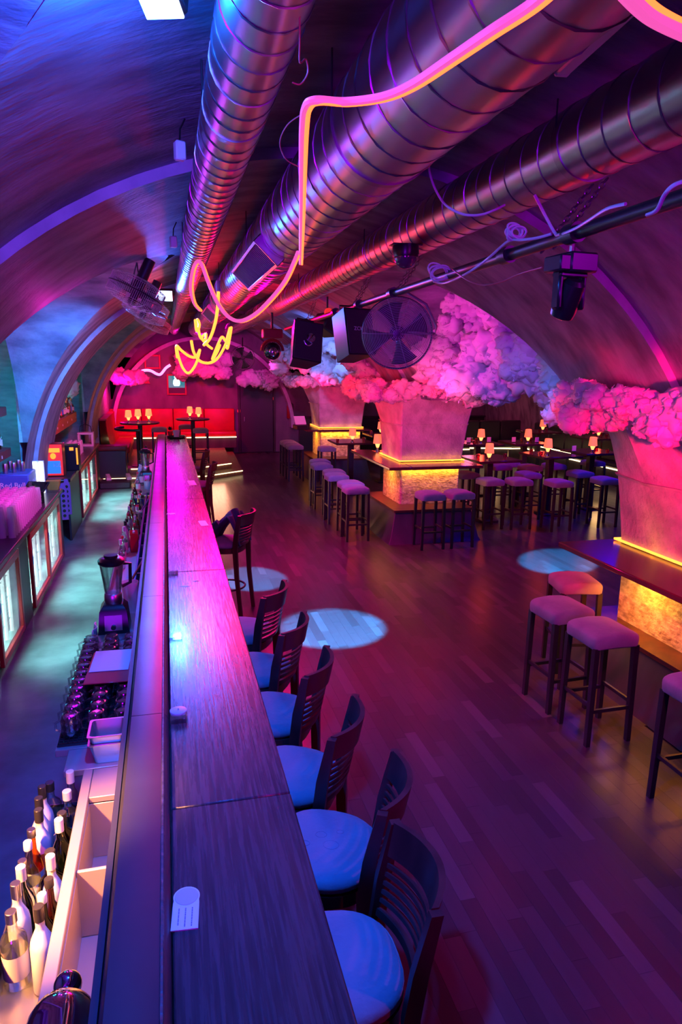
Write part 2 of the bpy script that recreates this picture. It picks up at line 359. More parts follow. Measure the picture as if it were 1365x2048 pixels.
M['ledge'] = mat('blue black painted ledge', (0.036,0.040,0.060), 0.38, c2=(0.028,0.032,0.050), scale=5, bump=0.06, rvar=0.06)
M['ledge_edge'] = mat('worn ledge edge', (0.10,0.095,0.11), 0.4, c2=(0.04,0.04,0.05), scale=30, bump=0.3)
M['darkwood'] = mat('dark red brown wood', (0.10,0.03,0.03), 0.32, c2=(0.05,0.018,0.02), scale=8, stretch=(1,1,0.3), bump=0.05)
M['blackwood'] = mat('black stained wood', (0.022,0.018,0.02), 0.42, c2=(0.03,0.024,0.028), scale=8)
M['velvet'] = mat('blue grey suede', (0.26,0.29,0.36), 0.85, c2=(0.20,0.23,0.30), scale=7, bump=0.12, sheen=0.3, bscale=60)
M['suede'] = mat('mauve grey suede', (0.36,0.30,0.33), 0.85, c2=(0.27,0.22,0.26), scale=6, bump=0.12, sheen=0.3, bscale=50)
M['steel'] = mat('brushed steel', (0.72,0.70,0.70), 0.30, 1.0)
M['chrome'] = mat('polished chrome', (0.8,0.8,0.82), 0.06, 1.0)
M['duct'] = mat('galvanised duct', (0.46,0.44,0.48), 0.32, 1.0)
M['ductseam'] = mat('duct seam', (0.36,0.33,0.38), 0.35, 1.0)
M['blackmetal'] = mat('black painted metal', (0.018,0.018,0.022), 0.38, spec=0.6)
M['greymetal'] = mat('grey wire', (0.30,0.29,0.31), 0.3, 0.9)
M['blackplastic'] = mat('black plastic', (0.012,0.012,0.015), 0.3)
M['white'] = mat('white plastic', (0.75,0.75,0.78), 0.45)
M['cable'] = mat('white cable sheath', (0.72,0.66,0.70), 0.45)
M['redcable'] = mat('red cable sheath', (0.55,0.10,0.12), 0.45)
M['cotton'] = translucent('cotton wool', (0.86,0.84,0.87), 0.22)
M['red_sofa'] = mat('red leatherette', (0.50,0.015,0.02), 0.42, c2=(0.40,0.01,0.015), scale=4, bump=0.06)
M['dark_sofa'] = mat('black leatherette', (0.03,0.028,0.035), 0.38)
M['redpaint'] = mat('red painted frame', (0.34,0.015,0.02), 0.28)
M['fridge_in'] = mat('white fridge liner', (0.72,0.76,0.76), 0.5)
M['cabinet'] = mat('black cabinet panel', (0.03,0.034,0.045), 0.45)
M['counter'] = mat('dark counter slab', (0.05,0.04,0.05), 0.3)
M['paper'] = mat('white paper', (0.78,0.78,0.80), 0.6)
M['ink'] = mat('grey print', (0.22,0.22,0.32), 0.6)
M['redfolder'] = mat('red glossy folder', (0.6,0.02,0.04), 0.2)
M['rubber'] = mat('black rubber mat', (0.015,0.015,0.018), 0.55)
M['ice'] = mat('blue grey bin liner', (0.10,0.13,0.22), 0.35)
M['glass'] = glass('clear glass')
M['glass_pane'] = glass('fridge pane', (0.93,0.97,0.97), 0.05)
M['glass_green'] = glass('dark green bottle glass', (0.12,0.22,0.12), 0.15)
M['glass_amber'] = glass('amber bottle glass', (0.75,0.30,0.05), 0.12)
M['glass_brown'] = glass('brown bottle glass', (0.25,0.07,0.03), 0.15)
M['frost'] = mat('frosted white bottle', (0.72,0.72,0.80), 0.35)
M['label'] = mat('cream paper label', (0.75,0.72,0.66), 0.6)
M['bluelabel'] = mat('blue label', (0.05,0.18,0.55), 0.5)
M['redlabel'] = mat('red label', (0.6,0.03,0.05), 0.5)
M['capblack'] = mat('black cap', (0.03,0.03,0.03), 0.3)
M['capwhite'] = mat('white cap', (0.78,0.72,0.72), 0.4)
M['gold'] = mat('gold foil', (0.8,0.5,0.15), 0.3, 0.8)
M['jacket'] = mat('dark blue jacket cloth', (0.05,0.06,0.12), 0.75, bump=0.3, scale=20)
M['purplebin'] = mat('purple plastic', (0.30,0.08,0.42), 0.4)
M['orange'] = mat('orange card', (0.8,0.28,0.05), 0.5)
M['table'] = mat('dark lacquered table top', (0.07,0.025,0.03), 0.18, c2=(0.05,0.02,0.022), scale=6, stretch=(4,0.5,1))
M['disc'] = mat('pale disc', (0.55,0.55,0.72), 0.4)
M['glossblack'] = mat('glossy black', (0.015,0.015,0.018), 0.08)
M['stagewood'] = mat('pale stage board', (0.32,0.2,0.12), 0.4, c2=(0.22,0.13,0.08), scale=8, stretch=(5,.6,1))
M['red_dark'] = mat('dark red leatherette', (0.16,0.01,0.02), 0.45)
M['coolerblue'] = mat('cooler blue', (0.05,0.12,0.42), 0.4)
M['chrome_dark'] = mat('smoked dome', (0.08,0.07,0.09), 0.05, 0.0, spec=0.9)
M['grille'] = mat('dark grille cloth', (0.05,0.035,0.05), 0.55, scale=200, bump=0.2)
M['mugglass'] = glass('thick mug glass', (0.86,0.9,0.93), 0.26, 0.12)
M['redglass'] = glass('red glass', (0.9, 0.15, 0.1), 0.25)
M['milkglass'] = frosted('cloudy glass', (0.8,0.78,0.82), 0.5)
M['shelfred'] = mat('dark red shelf board', (0.20, 0.015, 0.03), 0.4)
M['sinksteel'] = mat('satin sink steel', (0.52,0.43,0.40), 0.42, 0.5)
M['slat'] = mat('pale vent slat', (0.55,0.48,0.56), 0.45, 0.3)
M['wire'] = mat('bright wire', (0.55,0.52,0.56), 0.35, 0.5)
M['blade'] = mat('dark fan blade', (0.06,0.05,0.07), 0.4)
M['frame_red'] = mat('red picture frame', (0.4,0.02,0.04), 0.4)
# things that give off light
M['flood'] = emit('flood lamp face', (0.45,0.65,1.0), 4)
M['neon_core'] = emit('neon orange core', (1.0,0.12,0.025), 3.5)
M['neon_yellow'] = emit('neon yellow core', (1.0,0.26,0.03), 3)
M['neon_pink'] = emit('neon pink tube', (1.0,0.10,0.45), 6)
M['neon_sleeve'] = emit('pale neon sleeve', (1.0,0.12,0.42), 0.8)
M['led_amber'] = emit('amber led strip', (1.0,0.42,0.05), 2.2)
M['led_warm'] = emit('warm white led strip', (1.0,0.72,0.36), 4)
M['led_white'] = emit('cold white led tube', (0.82,1.0,0.98), 3.5)
M['led_teal'] = emit('teal led strip', (0.1,0.85,1.0), 8)
M['led_red'] = emit('red led strip', (1.0,0.01,0.05), 12)
M['lampshade'] = emit('glowing lampshade', (1.0,0.17,0.08), 1.1)
M['bulb'] = emit('glowing lamp stem', (1.0,0.36,0.10), 2.5)
M['lampshade2'] = emit('warm glowing lampshade', (1.0,0.34,0.12), 1.1)
M['screen'] = emit('tv picture', (0.02,0.22,0.25), 1.0)
M['screen_fig'] = emit('tv bright figure', (0.5,0.95,0.9), 2.0)
M['sign_red'] = emit('lit red sign', (0.9,0.03,0.03), 0.8)
M['sign_orange'] = emit('lit orange sign', (1.0,0.32,0.02), 1.4)
M['sign_blue'] = emit('lit blue picture', (0.03,0.2,0.8), 0.9)
M['sign_green'] = emit('lit green edge', (0.05,0.8,0.4), 0.9)
M['panel_white'] = emit('lit white panel', (0.95,0.9,0.75), 1.5)
M['exit'] = emit('small red sign', (1.0,0.02,0.05), 0.9)

# ================================================================== SETTING
END = 20.7
def tap(x, y): return 4.0-(4.0-x)*(1-0.0040*(y-4.2)) if x < 4.0 else x
XC, ZC, RM0, RB = 1.02, 0.83, 2.99, 2.945
YL = [-4.3, 1.55, 7.4, 13.25, 19.1]          # lunette centres
RL, Z0 = 2.06, 1.59
def wl(z): 
    if z <= Z0: return RL
    d = RL*RL-(z-Z0)**2
    return math.sqrt(d) if d > 0 else 0.0
def vault_strip(g, ya, yb, th0, th1, xc, R, zc, n=34, m=10, taper=True, ymin=-99, ymax=99):
    """barrel strip between the groins of two neighbouring lunettes"""
    def fn(u, v):
        th = th0+(th1-th0)*u
        x = xc-R*math.cos(th); z = zc+R*math.sin(th)
        a = max(ya+wl(z), ymin); b = min(yb-wl(z), ymax); b = max(b, a)
        y = a+(b-a)*v
        return (tap(x, y) if taper else x, y, z)
    g.grid(fn, n, m)
def main_x(z, side, R=RM0):
    d = math.sqrt(max(0, R*R-(z-ZC)**2)); return XC+side*d
def lunette(g, yc, side, xend, xfn, n=26, m=8, z_low=None, ymax=99):
    a0 = math.asin((z_low-Z0)/RL) if z_low else 0.0
    def fn(u, v):
        a = a0+(PI-2*a0)*u; y = yc-RL*math.cos(a); z = Z0+RL*math.sin(a)
        x0 = xfn(z); x = x0+(xend-x0)*v
        y = min(y, ymax)
        return (tap(x, y), y, z)
    g.grid(fn, n, m)
AX, AR = 7.3, 2.75                              # the side aisle barrel
thlo = math.asin((2.12-ZC)/RM0)                 # right-hand springing, hidden by the pillar heads
g = G()
for a, b in zip(YL[:-1], YL[1:]):
    vault_strip(g, a, b, 0.0, PI-thlo, XC, RM0, ZC)
vault_strip(g, YL[-1], YL[-1]+5.85, 0.0, PI-thlo, XC, RM0, ZC, ymax=END)
for yc in YL:
    lunette(g, yc, -1, -1.93, lambda z: main_x(z, -1), ymax=END)
    lunette(g, yc, 1, 4.62, lambda z: main_x(z, 1), ymax=END, z_low=2.12)
ta = math.asin((2.12-ZC)/AR)
for a, b in list(zip(YL[:-1], YL[1:]))+[(YL[-1], YL[-1]+5.85)]:
    def fn(u, v, a=a, b=b):
        th = ta+(PI/2-ta)*u; x = AX-AR*math.cos(th); z = ZC+AR*math.sin(th)
        p = a+wl(z); q = max(p, min(b-wl(z), END)); return (x, p+(q-p)*v, z)
    g.grid(fn, 16, 8)
g.grid(lambda u, v: (AX+AR*math.sin(PI/2*u), -4.3+v*(END+4.3), ZC+AR*math.cos(PI/2*u)), 16, 10)
for yc in YL:
    def fn(u, v, yc=yc):
        a = .2605+(PI-.521)*u; z = Z0+RL*math.sin(a); x1 = AX-math.sqrt(max(0, AR*AR-(z-ZC)**2))
        return (4.62+(x1-4.62)*v, min(END, yc-RL*math.cos(a)), z)
    g.grid(fn, 26, 4)
tag(g.build('ceiling', M['vault'], ang=30), kind='structure')
# proud transverse ribs at each pair of piers
for i, yr in enumerate((4.15, 10.0, 15.85)):
    k = [j for j in range(len(YL)-1) if YL[j] < yr < YL[j+1]][0]; yb = YL[k+1]
    g = G(); n = 44
    def ring(R, y0, y1):
        return lambda u, v: (tap(XC-R*math.cos(.02+(PI-thlo-.02)*u), y0+(y1-y0)*v), y0+(y1-y0)*v, ZC+R*math.sin(.02+(PI-thlo-.02)*u))
    g.grid(lambda u, v: (tap(XC-(RM0-.06*v)*math.cos(.02+(PI-thlo-.02)*u), yr), yr, ZC+(RM0-.06*v)*math.sin(.02+(PI-thlo-.02)*u)), n, 1)
    tag(g.build('trim_%d' % (2*i+1), M['rib'], ang=30), kind='structure')
    g = G()
    def sof(u, v, yb=yb, yr=yr):
        th = .02+(PI-thlo-.02)*u; z = ZC+(RM0-.06)*math.sin(th); y1 = max(yr+.02, yb-wl(z))
        y = yr+(y1-yr)*v; return (tap(XC-(RM0-.06)*math.cos(th), y), y, z)
    g.grid(sof, n, 6)
    tag(g.build('trim_%d' % (2*i+2), M['vault'], ang=30), kind='structure')

# floors
g = G(); g.bx(0.28, 10.3, -4.3, END, -0.06, -0.012)
fl = tag(g.build('floor', M['subfloor']), kind='structure')
g = G(); g.bx(-2.6, 0.28, -4.3, END, -0.06, 0.0)
tag(g.build('floor_behind_bar', M['barfloor']), kind='structure')
# oak strips: the nearest 300 as single planks, the rest joined
PL, PWD = 0.56, 0.085
pm = []
for k, m in enumerate(('plank', 'plank2', 'plank3')):
    q = G(); q.cbox((0, 0, -0.006), (PWD-0.0004, PL-0.0004, 0.012), 0.0004); pm.append(q.mesh('plank', M[m]))
cells = []
for i in range(int((10.2-0.30)/PWD)):
    x = 0.30+PWD*(i+.5); off = rnd.random()*PL
    for j in range(int((END+4)/PL)):
        y = -4.0+off+PL*j
        if y > END-PL/2: continue
        cells.append((x, y))
def seen(x, y):
    c = RM.transposed() @ (Vector((x, y, 0))-EYE)
    if c.z > -0.5: return None
    u = PW/2+FPX*c.x/-c.z; v = PH/2-FPX*c.y/-c.z
    if u < 300+0.297*(v-870)+30 or u > PW+40 or v > PH+60: return None
    if x > 3.1 and y < 5.0: return None
    return -c.z
vis = sorted((d, p) for d, p in ((seen(*p), p) for p in cells) if d)
near = set(p for d, p in vis[:300])
rest = [G(), G(), G()]
def pick(): return 0 if rnd.random() < .55 else (1 if rnd.random() < .7 else 2)
for p in cells:
    k = pick()
    if p in near:
        o = bpy.data.objects.new('plank', pm[k]); col.objects.link(o); o.parent = fl; o.location = (p[0], p[1], rnd.uniform(-.0003, .0002))
    elif p[0] < 3.4 or p[1] > 4:
        rest[k].box((p[0], p[1], -0.006), (PWD-0.0004, PL-0.0004, 0.012))
for k, m in enumerate(('plank', 'plank2', 'plank3')):
    tag(rest[k].build('far_planks', M[m], fl, ang=0), kind='stuff')

# walls
g = G()
g.bx(-2.62, -2.5, -4.3, END, 0, 3.9)
XW = -1.93                                          # face of the left wall, before the taper
def arch_wall(g, y0, y1, yc):
    # wall face with the lunette arch cut out of it
    n = 26; pts = [(yc-RL*math.cos(PI*k/n), Z0+RL*math.sin(PI*k/n)) for k in range(n+1)]
    vs, fs = [], []
    for y, z in pts:
        vs += [(tap(XW, y), y, z), (tap(XW, y), y, 4.0)]
    for k in range(n): fs.append((2*k, 2*k+1, 2*k+3, 2*k+2))
    g.add(vs, fs)
for yc in YL:
    arch_wall(g, 0, 0, yc)
for a, b in zip(YL[:-1], YL[1:]):
    y0, y1 = a+RL, b-RL                             # the piers between the recesses
    g.prism([(tap(XW, y0)-.04, y0), (tap(main_x(.83, -1), y0), y0), (tap(main_x(.83, -1), y1), y1), (tap(XW, y1)-.04, y1)], 0, Z0)
    g.bx(tap(XW, y0)-.04, tap(XW, y0)-.001, y0, y1, Z0, 4.0)
    ym = (y0+y1)/2; g.bx(-2.55, tap(XW, ym)-.03, ym+.12, ym+.24, 0, 4.0)
g.bx(tap(XW, 19)-.1, tap(XW, 19), YL[-1]-RL, END, 0, 4.0)
tag(g.build('wall_left', M['niche']), kind='structure')
g = G(); g.bx(-2.7, 10.3, END, END+0.12, 0, 4.2)
tag(g.build('wall_back', M['backwall']), kind='structure')
g = G(); g.bx(10.05, 10.17, -4.3, END, 0, 4.2)
tag(g.build('wall_right', M['backwall']), kind='structure')
g = G(); g.bx(-2.7, 10.3, -4.42, -4.3, 0, 4.2)
tag(g.build('wall_front', M['backwall']), kind='structure')

# end-wall arch of the stage recess, and its lit pink edge
g = G()
yE = 20.35
def arc(R, y):
    return lambda u: (tap(XC-R*math.cos(PI*u), y)+0.0, y, ZC-.05+R*math.sin(PI*u))
def endarch(u, v):
    th = PI*u; R = 2.62-0.10*v
    return (1.10-R*math.cos(th), yE, 0.75+R*math.sin(th))
g.grid(endarch, 40, 1)
g.grid(lambda u, v: (1.10-2.52*math.cos(PI*u), yE+v*(END-yE), 0.75+2.52*math.sin(PI*u)), 40, 1)
tag(g.build('trim_7', M['rib'], ang=30), kind='structure')
# oculus niche of the side aisle end wall, door and dark panelling
g = G()
def oc(u, v):
    a = 2*PI*u; R = (1.62, 1.42, 1.42)[round(v*2)]; y = (END-.08, END-.10, END-.005)[round(v*2)]
    return (10.4+R*math.cos(a), y, 2.95+R*math.sin(a))
g.grid(oc, 48, 2)
tag(g.build('trim_8', M['blackwood']), kind='structure')
g = G(); g.cbox((2.62, END-.03, 1.08), (0.98, .06, 2.16), .01); dr = tag(g.build('door_1', M['cabinet']), kind='structure')
g = G(); g.cbox((2.24, END-.085, 1.0), (.03, .05, .14), .008); g.build('door_handle', M['steel'], dr)
g = G()
for x0, x1 in ((2.06, 2.12), (3.12, 3.18)): g.bx(x0, x1, END-.08, END-.001, 0, 2.22)
g.bx(2.06, 3.18, END-.08, END-.001, 2.17, 2.24)
tag(g.build('trim_9', M['blackwood']), kind='structure')
g = G(); g.cbox((7.0, END-.05, .02), (6.2, .1, 2.04), .02)
tag(g.build('baseboard_back', M['dark_sofa']), kind='structure')
g = G(); g.cbox((7.0, END-.11, 1.05), (6.2, .2, .04), .008)
tag(g.build('trim_10', M['plinth']), kind='structure')

# ================================================================== PILLARS
def rect(x0, x1, y0, y1, z, k=0.0, bulge=0.0):
    ym = (y0+y1)/2
    return [(x0+k, y0, z), (x1-k, y0, z), (x1, y0+k, z), (x1+bulge, ym, z), (x1, y1-k, z), (x1-k, y1, z), (x0+k, y1, z), (x0, y1-k, z), (x0-bulge, ym, z), (x0, y0+k, z)]
def pillar(y0, label, x0=3.48, x1=4.5, dep=0.95):
    t = thing('pillar', label, 'pillar', (0, 0, 0))
    y1 = y0+dep
    g = G(); secs = []
    for z, e, f, b in ((1.16,0,0,.0),(1.45,.03,.04,.05),(1.75,.06,.10,.12),(2.0,.10,.2,.22),(2.2,.14,.32,.30),(2.36,.18,.45,.34)):
        secs.append(rect(x0-e*.5, x1+e, y0-f*.6, y1+f, z, .02, b))
    g.loft(secs); g.build('shaft', M['pillar'], t, ang=25)
    g = G(); g.loft([rect(x0+.03, x1-.03, y0+.03, y1-.03, 1.70, .02, .125), rect(x0-.04, x1+.06, y0-.065, y1+.10, 1.715, .02, .125), rect(x0-.05, x1+.07, y0-.075, y1+.11, 1.735, .02, .13)])
    g.build('plaster_band', M['pillar'], t)
    g = G(); g.loft([rect(x0+.02, x1-.02, y0+.02, y1-.02, z, .02) for z in (.46, .8, 1.1)]); g.build('stone_cladding', M['stonebase'], t)
    g = G(); g.loft([rect(x0-.36, x1+.10, y0-.62, y1+.3, 0, .01), rect(x0-.33, x1+.08, y0-.58, y1+.28, .05, .01), rect(x0-.2, x1+.02, y0-.40, y1+.2, .44, .01)])
    g.build('plinth', M['plinth'], t)
    g = G(); g.loft([rect(x0-.22, x1+.04, y0-.42, y1+.22, .44, .01), rect(x0-.22, x1+.04, y0-.42, y1+.22, .475, .01)]); g.build('plinth_cap', M['darkwood'], t)
    # amber strips above and under the counter ring
    for z, nm in ((1.168, 'upper_led_strip'), (1.085, 'lower_led_strip')):
        g = G(); p = .035
        for a, b, c, d in ((x0-p, x0-p+.02, y0-p, y1+p), (x1+p-.02, x1+p, y0-p, y1+p), (x0-p, x1+p, y0-p, y0-p+.02), (x0-p, x1+p, y1+p-.02, y1+p)):
            g.bx(a, b, c, d, z-.008, z+.008)
        g.build(nm, M['led_amber'], t)
    return t
P1 = (4.03, 'nearest flared pink plaster pillar on the right, cut by the frame')
P2 = (9.95, 'flared pink plaster pillar in the middle of the hall, behind two stools')
P3 = (15.75, 'farthest flared pillar, left of the middle one, glowing amber at its foot')
pillar(P1[0], P1[1], 3.74, 4.66, .9); pillar(*P2); pillar(*P3)
def counter(name, label, poly, z=1.10, th=.045, hole=None, parts=()):
    t = thing(name, label, 'counter', (0,0,0))
    g = G(); g.prism(poly, z, z+th); o = g.build('counter_top', M['table'], t)
    bv = o.modifiers.new('bevel', 'BEVEL'); bv.width = .006; bv.segments = 2
    e = G()
    n = len(poly)
    for i in range(n):
        a, b = Vector((*poly[i], 0)), Vector((*poly[(i+1) % n], 0)); d = (b-a).normalized(); nn = Vector((d.y, -d.x, 0))*-.012
        q = [a, b, b+nn, a+nn]; e.prism([(p.x, p.y) for p in q], z-.03, z)
    e.build('edge_rail', M['darkwood'], t)
    for c, d in parts:
        q = G(); q.cbox(c, d, .01); q.build('bracket', M['blackmetal'], t)
    return t
def ring_counter(x0, x1, y0, y1, l, f, r, b, label, wing=None):
    # counter slab wrapped round a pillar, built as four boards
    t = thing('pillar_counter', label, 'counter', (0,0,0)); z0, z1 = 1.105, 1.15; c = .005
    def board(a, b_, c_, d):
        g = G(); g.cbox(((a+b_)/2, (c_+d)/2, (z0+z1)/2), (b_-a, d-c_, z1-z0), .008); g.build('counter_board', M['table'], t)
    board(l, x0-c, f, wing or b); board(x1+c, r, f, b); board(x0-c, x1+c, f, y0-c); board(x0-c, x1+c, y1+c, b)
    for bx_, by in ((x0-.02, y0-.02), (x1+.02, y0-.02)):
        g = G(); g.cbox((bx_, by-.06, 1.085), (.04, .12, .04), .004); g.build('bracket', M['blackmetal'], t)
    return t
ring_counter(3.74, 4.66, 4.03, 4.93, 3.20, 3.2, 5.1, 5.02, 'dark counter slab wrapped round the nearest pillar, glowing amber beneath')
ring_counter(3.48, 4.5, 9.95, 10.9, 3.12, 9.40, 4.62, 11.5, 'dark counter slab wrapped round the middle pillar', 11.6)
ring_counter(3.48, 4.5, 15.75, 16.7, 3.1, 15.35, 4.62, 17.0, 'dark counter slab wrapped round the farthest pillar')

# ================================================================== CLOUDS
def fluff(puffs, n, k, seed=1):
    # small tufts scattered over the surface of the big ones
    q = random.Random(seed); out = list(puffs)
    for i in range(n):
        x, y, z, r, sz = q.choice(puffs); a = q.uniform(0, 6.28); c = q.uniform(-1, 1); e = math.sqrt(1-c*c); d = r*q.uniform(.85, 1.08)
        out.append((x+d*e*math.cos(a), y+d*e*math.sin(a), z+d*c*sz, r*k*q.uniform(.6, 1.3), .8))
    return out
def puff_bank(n=8, sub=4):
    bank = []
    for k in range(n):
        bm = bmesh.new(); bmesh.ops.create_icosphere(bm, subdivisions=sub, radius=1)
        off = Vector((k*7.1, k*3.3, -k*5.7))
        V = []
        for v in bm.verts:
            p = v.co.normalized()
            a = noise.fractal(p*1.5+off, 0.9, 2.1, 5)
            b = abs(noise.noise(p*4.0+off))+.7*abs(noise.noise(p*9+off))+.5*abs(noise.noise(p*19+off))
            V.append(p*(1+.32*a+.42*b-.2))
        bm.verts.index_update()
        F = np.array([[v.index for v in f.verts] for f in bm.faces]); bm.free()
        bank.append((np.array([tuple(p) for p in V]), F))
    return bank
BANK = puff_bank()
BANKLO = puff_bank(6, 3)
BANKXS = puff_bank(6, 2)
def wisps(puffs, n, seed, lw=(.5, .10)):
    # fine strands and petals standing off the tufts
    q = np.random.default_rng(seed); P = np.array([(p[0], p[1], p[2]) for p in puffs]); R = np.array([p[3] for p in puffs])
    k = q.integers(0, len(P), n); d = q.normal(size=(n, 3)); d /= np.linalg.norm(d, axis=1)[:, None]; r = R[k][:, None]
    c = P[k]+d*r*q.uniform(.78, 1.12, (n, 1))*np.array([1, 1, .85]); t = q.normal(size=(n, 3)); t += d*.8; t /= np.linalg.norm(t, axis=1)[:, None]
    s = np.cross(t, d+.01); s /= np.linalg.norm(s, axis=1)[:, None]; L = r*q.uniform(.5, 1.3, (n, 1))*lw[0]; W = r*lw[1]*q.uniform(.5, 1.4, (n, 1))
    V = np.stack([c-t*L*.5, c+s*W+d*W*.6, c+t*L*.5, c-s*W], 1).reshape(-1, 3)
    F = np.arange(4*n).reshape(-1, 4); return V, np.concatenate([F[:, [0, 1, 2]], F[:, [0, 2, 3]]])
def cotton(name, puffs, label, m='cotton', group=None, lo=False, cat='cotton cloud', nw=0, lw=(.5, .10)):
    vs, fs = [], []; n = 0
    for (x, y, z, r, sz) in puffs:
        B = (BANKXS if r < .07 else BANKLO) if r < .2 else BANK
        V, F = B[rnd.randrange(len(B))]
        R = np.array(Matrix.Rotation(rnd.random()*6.28, 3, 'Z') @ Matrix.Rotation(rnd.random()*6.28, 3, 'X'))
        q = (V @ R.T)*r; q[:, 2] *= sz; q += (x, y, z)
        vs.append(q); fs.append(F+n); n += len(V)
    if nw:
        V, F = wisps(puffs, nw, len(puffs), lw); vs.append(V); fs.append(F+n)
    me = bpy.data.meshes.new(name); A = np.concatenate(vs); Fa = np.concatenate(fs)
    me.from_pydata(A.tolist(), [], Fa.tolist()); me.materials.append(M[m])
    me.polygons.foreach_set('use_smooth', [True]*len(me.polygons)); me.update()
    o = bpy.data.objects.new(name, me); col.objects.link(o)
    return tag(o, label, cat, group)
def ring_puffs(x0, x1, y0, y1, zc, r, n, dz=.10, spread=.12, skip=None):
    out = []; per = 2*((x1-x0)+(y1-y0)); 
    for i in range(n):
        d = per*i/n
        if d < x1-x0: x, y = x0+d, y0
        elif d < x1-x0+y1-y0: x, y = x1, y0+d-(x1-x0)
        elif d < 2*(x1-x0)+y1-y0: x, y = x1-(d-(x1-x0)-(y1-y0)), y1
        else: x, y = x0, y1-(d-2*(x1-x0)-(y1-y0))
        for k in range(2):
            out.append((x+rnd.gauss(0, spread*.5), y+rnd.gauss(0, spread*.5), zc+rnd.uniform(-dz, dz), r*rnd.uniform(.75, 1.2), .9))
    return out
cotton('cotton_ring', fluff(ring_puffs(3.12, 4.9, 3.45, 5.05, 2.315, .105, 62, .10), 900, .42, 1), 'puffy pink cotton wool ring round the head of the nearest pillar', nw=26000, lw=(.62, .20))
cotton('cotton_ring', fluff(ring_puffs(2.95, 4.75, 9.45, 11.2, 2.26, .10, 60, .08), 800, .42, 2), 'puffy pink cotton wool ring round the head of the middle pillar', nw=20000, lw=(.62, .20))
cotton('cotton_ring', fluff(ring_puffs(2.98, 4.7, 15.3, 17.0, 2.22, .10, 44, .08, .1), 400, .45, 3), 'puffy red cotton wool ring round the head of the farthest pillar', nw=9000, lw=(.62, .20))
def bank_cloud(n, xr, yc, hw, zlo, ztop, r, seed):
    q = random.Random(seed); out = []
    for i in range(n):
        t = q.uniform(-1, 1); y = yc+hw*t
        zt = min(ztop, Z0+math.sqrt(max(0, RL*RL-(y-yc)**2))-.12)
        z = zlo+(zt-zlo)*q.random()**.9
        x = q.uniform(*xr)+.35*(z-zlo)*-.4
        out.append((x, y, z, r*q.uniform(.6, 1.25), .85))
    return out
cotton('cotton_cloud', fluff(bank_cloud(70, (3.6, 4.3), 7.5, 1.75, 2.38, 3.5, .27, 3), 520, .36, 4), 'great pink and violet cotton wool cloud in the arch between nearest and middle pillars', nw=40000, lw=(.42, .07))
cotton('cotton_cloud', fluff(bank_cloud(50, (3.2, 4.1), 13.2, 1.8, 2.35, 3.3, .27, 5), 260, .36, 5), 'blue lit cotton wool cloud in the arch behind the hanging speakers', nw=16000, lw=(.42, .07))
cotton('cotton_cloud', fluff([(2.55+.9*rnd.random(), 15.4+1.6*rnd.random(), 2.55+.38*rnd.random(), .2*rnd.uniform(.7, 1.2), .85) for i in range(26)], 120, .4, 9), 'pink and blue cotton wool cloud above the farthest pillar, behind the round lamp')
cotton('cotton_cloud', [(x, 19.6+rnd.uniform(-.3,.3), 2.25+rnd.uniform(-.12,.12), .2*rnd.uniform(.7,1.2), .9) for x in np.linspace(2.1, 3.6, 18)], 'low violet cotton wool cloud over the dark door at the back', lo=True)
cotton('cotton_cloud', [(rnd.uniform(.25, 1.72), 20.0+rnd.uniform(-.2,.2), 2.5+rnd.uniform(-.2,.25), .19*rnd.uniform(.7,1.2), .85) for i in range(34)], 'pink cotton wool cloud on the back wall above the screen', lo=True)
cotton('cotton_cloud', [(-1.32+.72*t+rnd.uniform(-.05,.05), 19.9+rnd.uniform(-.2,.1), 2.2+.05*math.sin(9*t)+rnd.uniform(-.09,.12), .15*rnd.uniform(.7,1.2), .9) for t in np.linspace(0, 1, 22)], 'pink cotton wool tuft at the left end of the back wall', lo=True)
_p = onx(138, 772, -1.80)
cotton('cotton_cloud', [(-1.80+rnd.uniform(-.08,.08), _p.y+rnd.uniform(-.35,.35), _p.z+rnd.uniform(-.14,.14), .13*rnd.uniform(.8,1.25), 1.) for i in range(16)], 'round pink cotton wool ball above the far bottle shelf', lo=True)
cotton('cotton_ring', [(5.2+.6*rnd.random(), 13.9+rnd.uniform(-.3,.3), 2.42+rnd.uniform(-.1,.1), .16*rnd.uniform(.7,1.2), .9) for i in range(16)], 'small red cotton wool tuft seen past the nearest pillar ring', lo=True)

# ================================================================== DUCTS AND CEILING GEAR
def duct(label, x, z, r, pitch, y0, y1, phase=0.0):
    t = thing('ventilation_duct', label, 'duct', (x, y0, z)); L = y1-y0
    g = G(); g.cyl((0,0,0), (0,L,0), r, n=40); pipe_ = g.build('pipe', M['duct'], t, ang=50)
    pts = []; k = 20; n = int(L/pitch*k)
    for i in range(n):
        a = 2*PI*i/k+phase; pts.append((r*1.006*math.cos(a), pitch*i/k, r*1.006*math.sin(a)))
    g = G(); g.tube(pts, .0042, 4); g.build('spiral_seam', M['ductseam'], pipe_)
    for yy in (2.6, 5.4, 8.2, 11.0, 14.0, 17.0):
        if yy < L:
            g = G(); g.cyl((0, yy+2.1, 0), (0, yy+2.14, 0), r*1.03, n=40); g.build('joint_band', M['ductseam'], pipe_)
            zt = ZC+math.sqrt(max(0, (RM0-.02)**2-(x-XC)**2))-z
            for s in (-1, 1):
                g = G(); g.cyl((s*r*.98, yy+2.12, 0), (s*r*.98, yy+2.12, max(.05, zt-.06)), .004, n=6); g.build('hanger_rod', M['blackmetal'], t)
    return t
duct('slim galvanised spiral duct, leftmost of the three under the vault', .28, 3.50, .115, .125, -2.0, 20.0)
dM = duct('thickest galvanised spiral duct, middle of the three, with louvred vents', .85, 3.50, .215, .165, -2.0, 19.0)
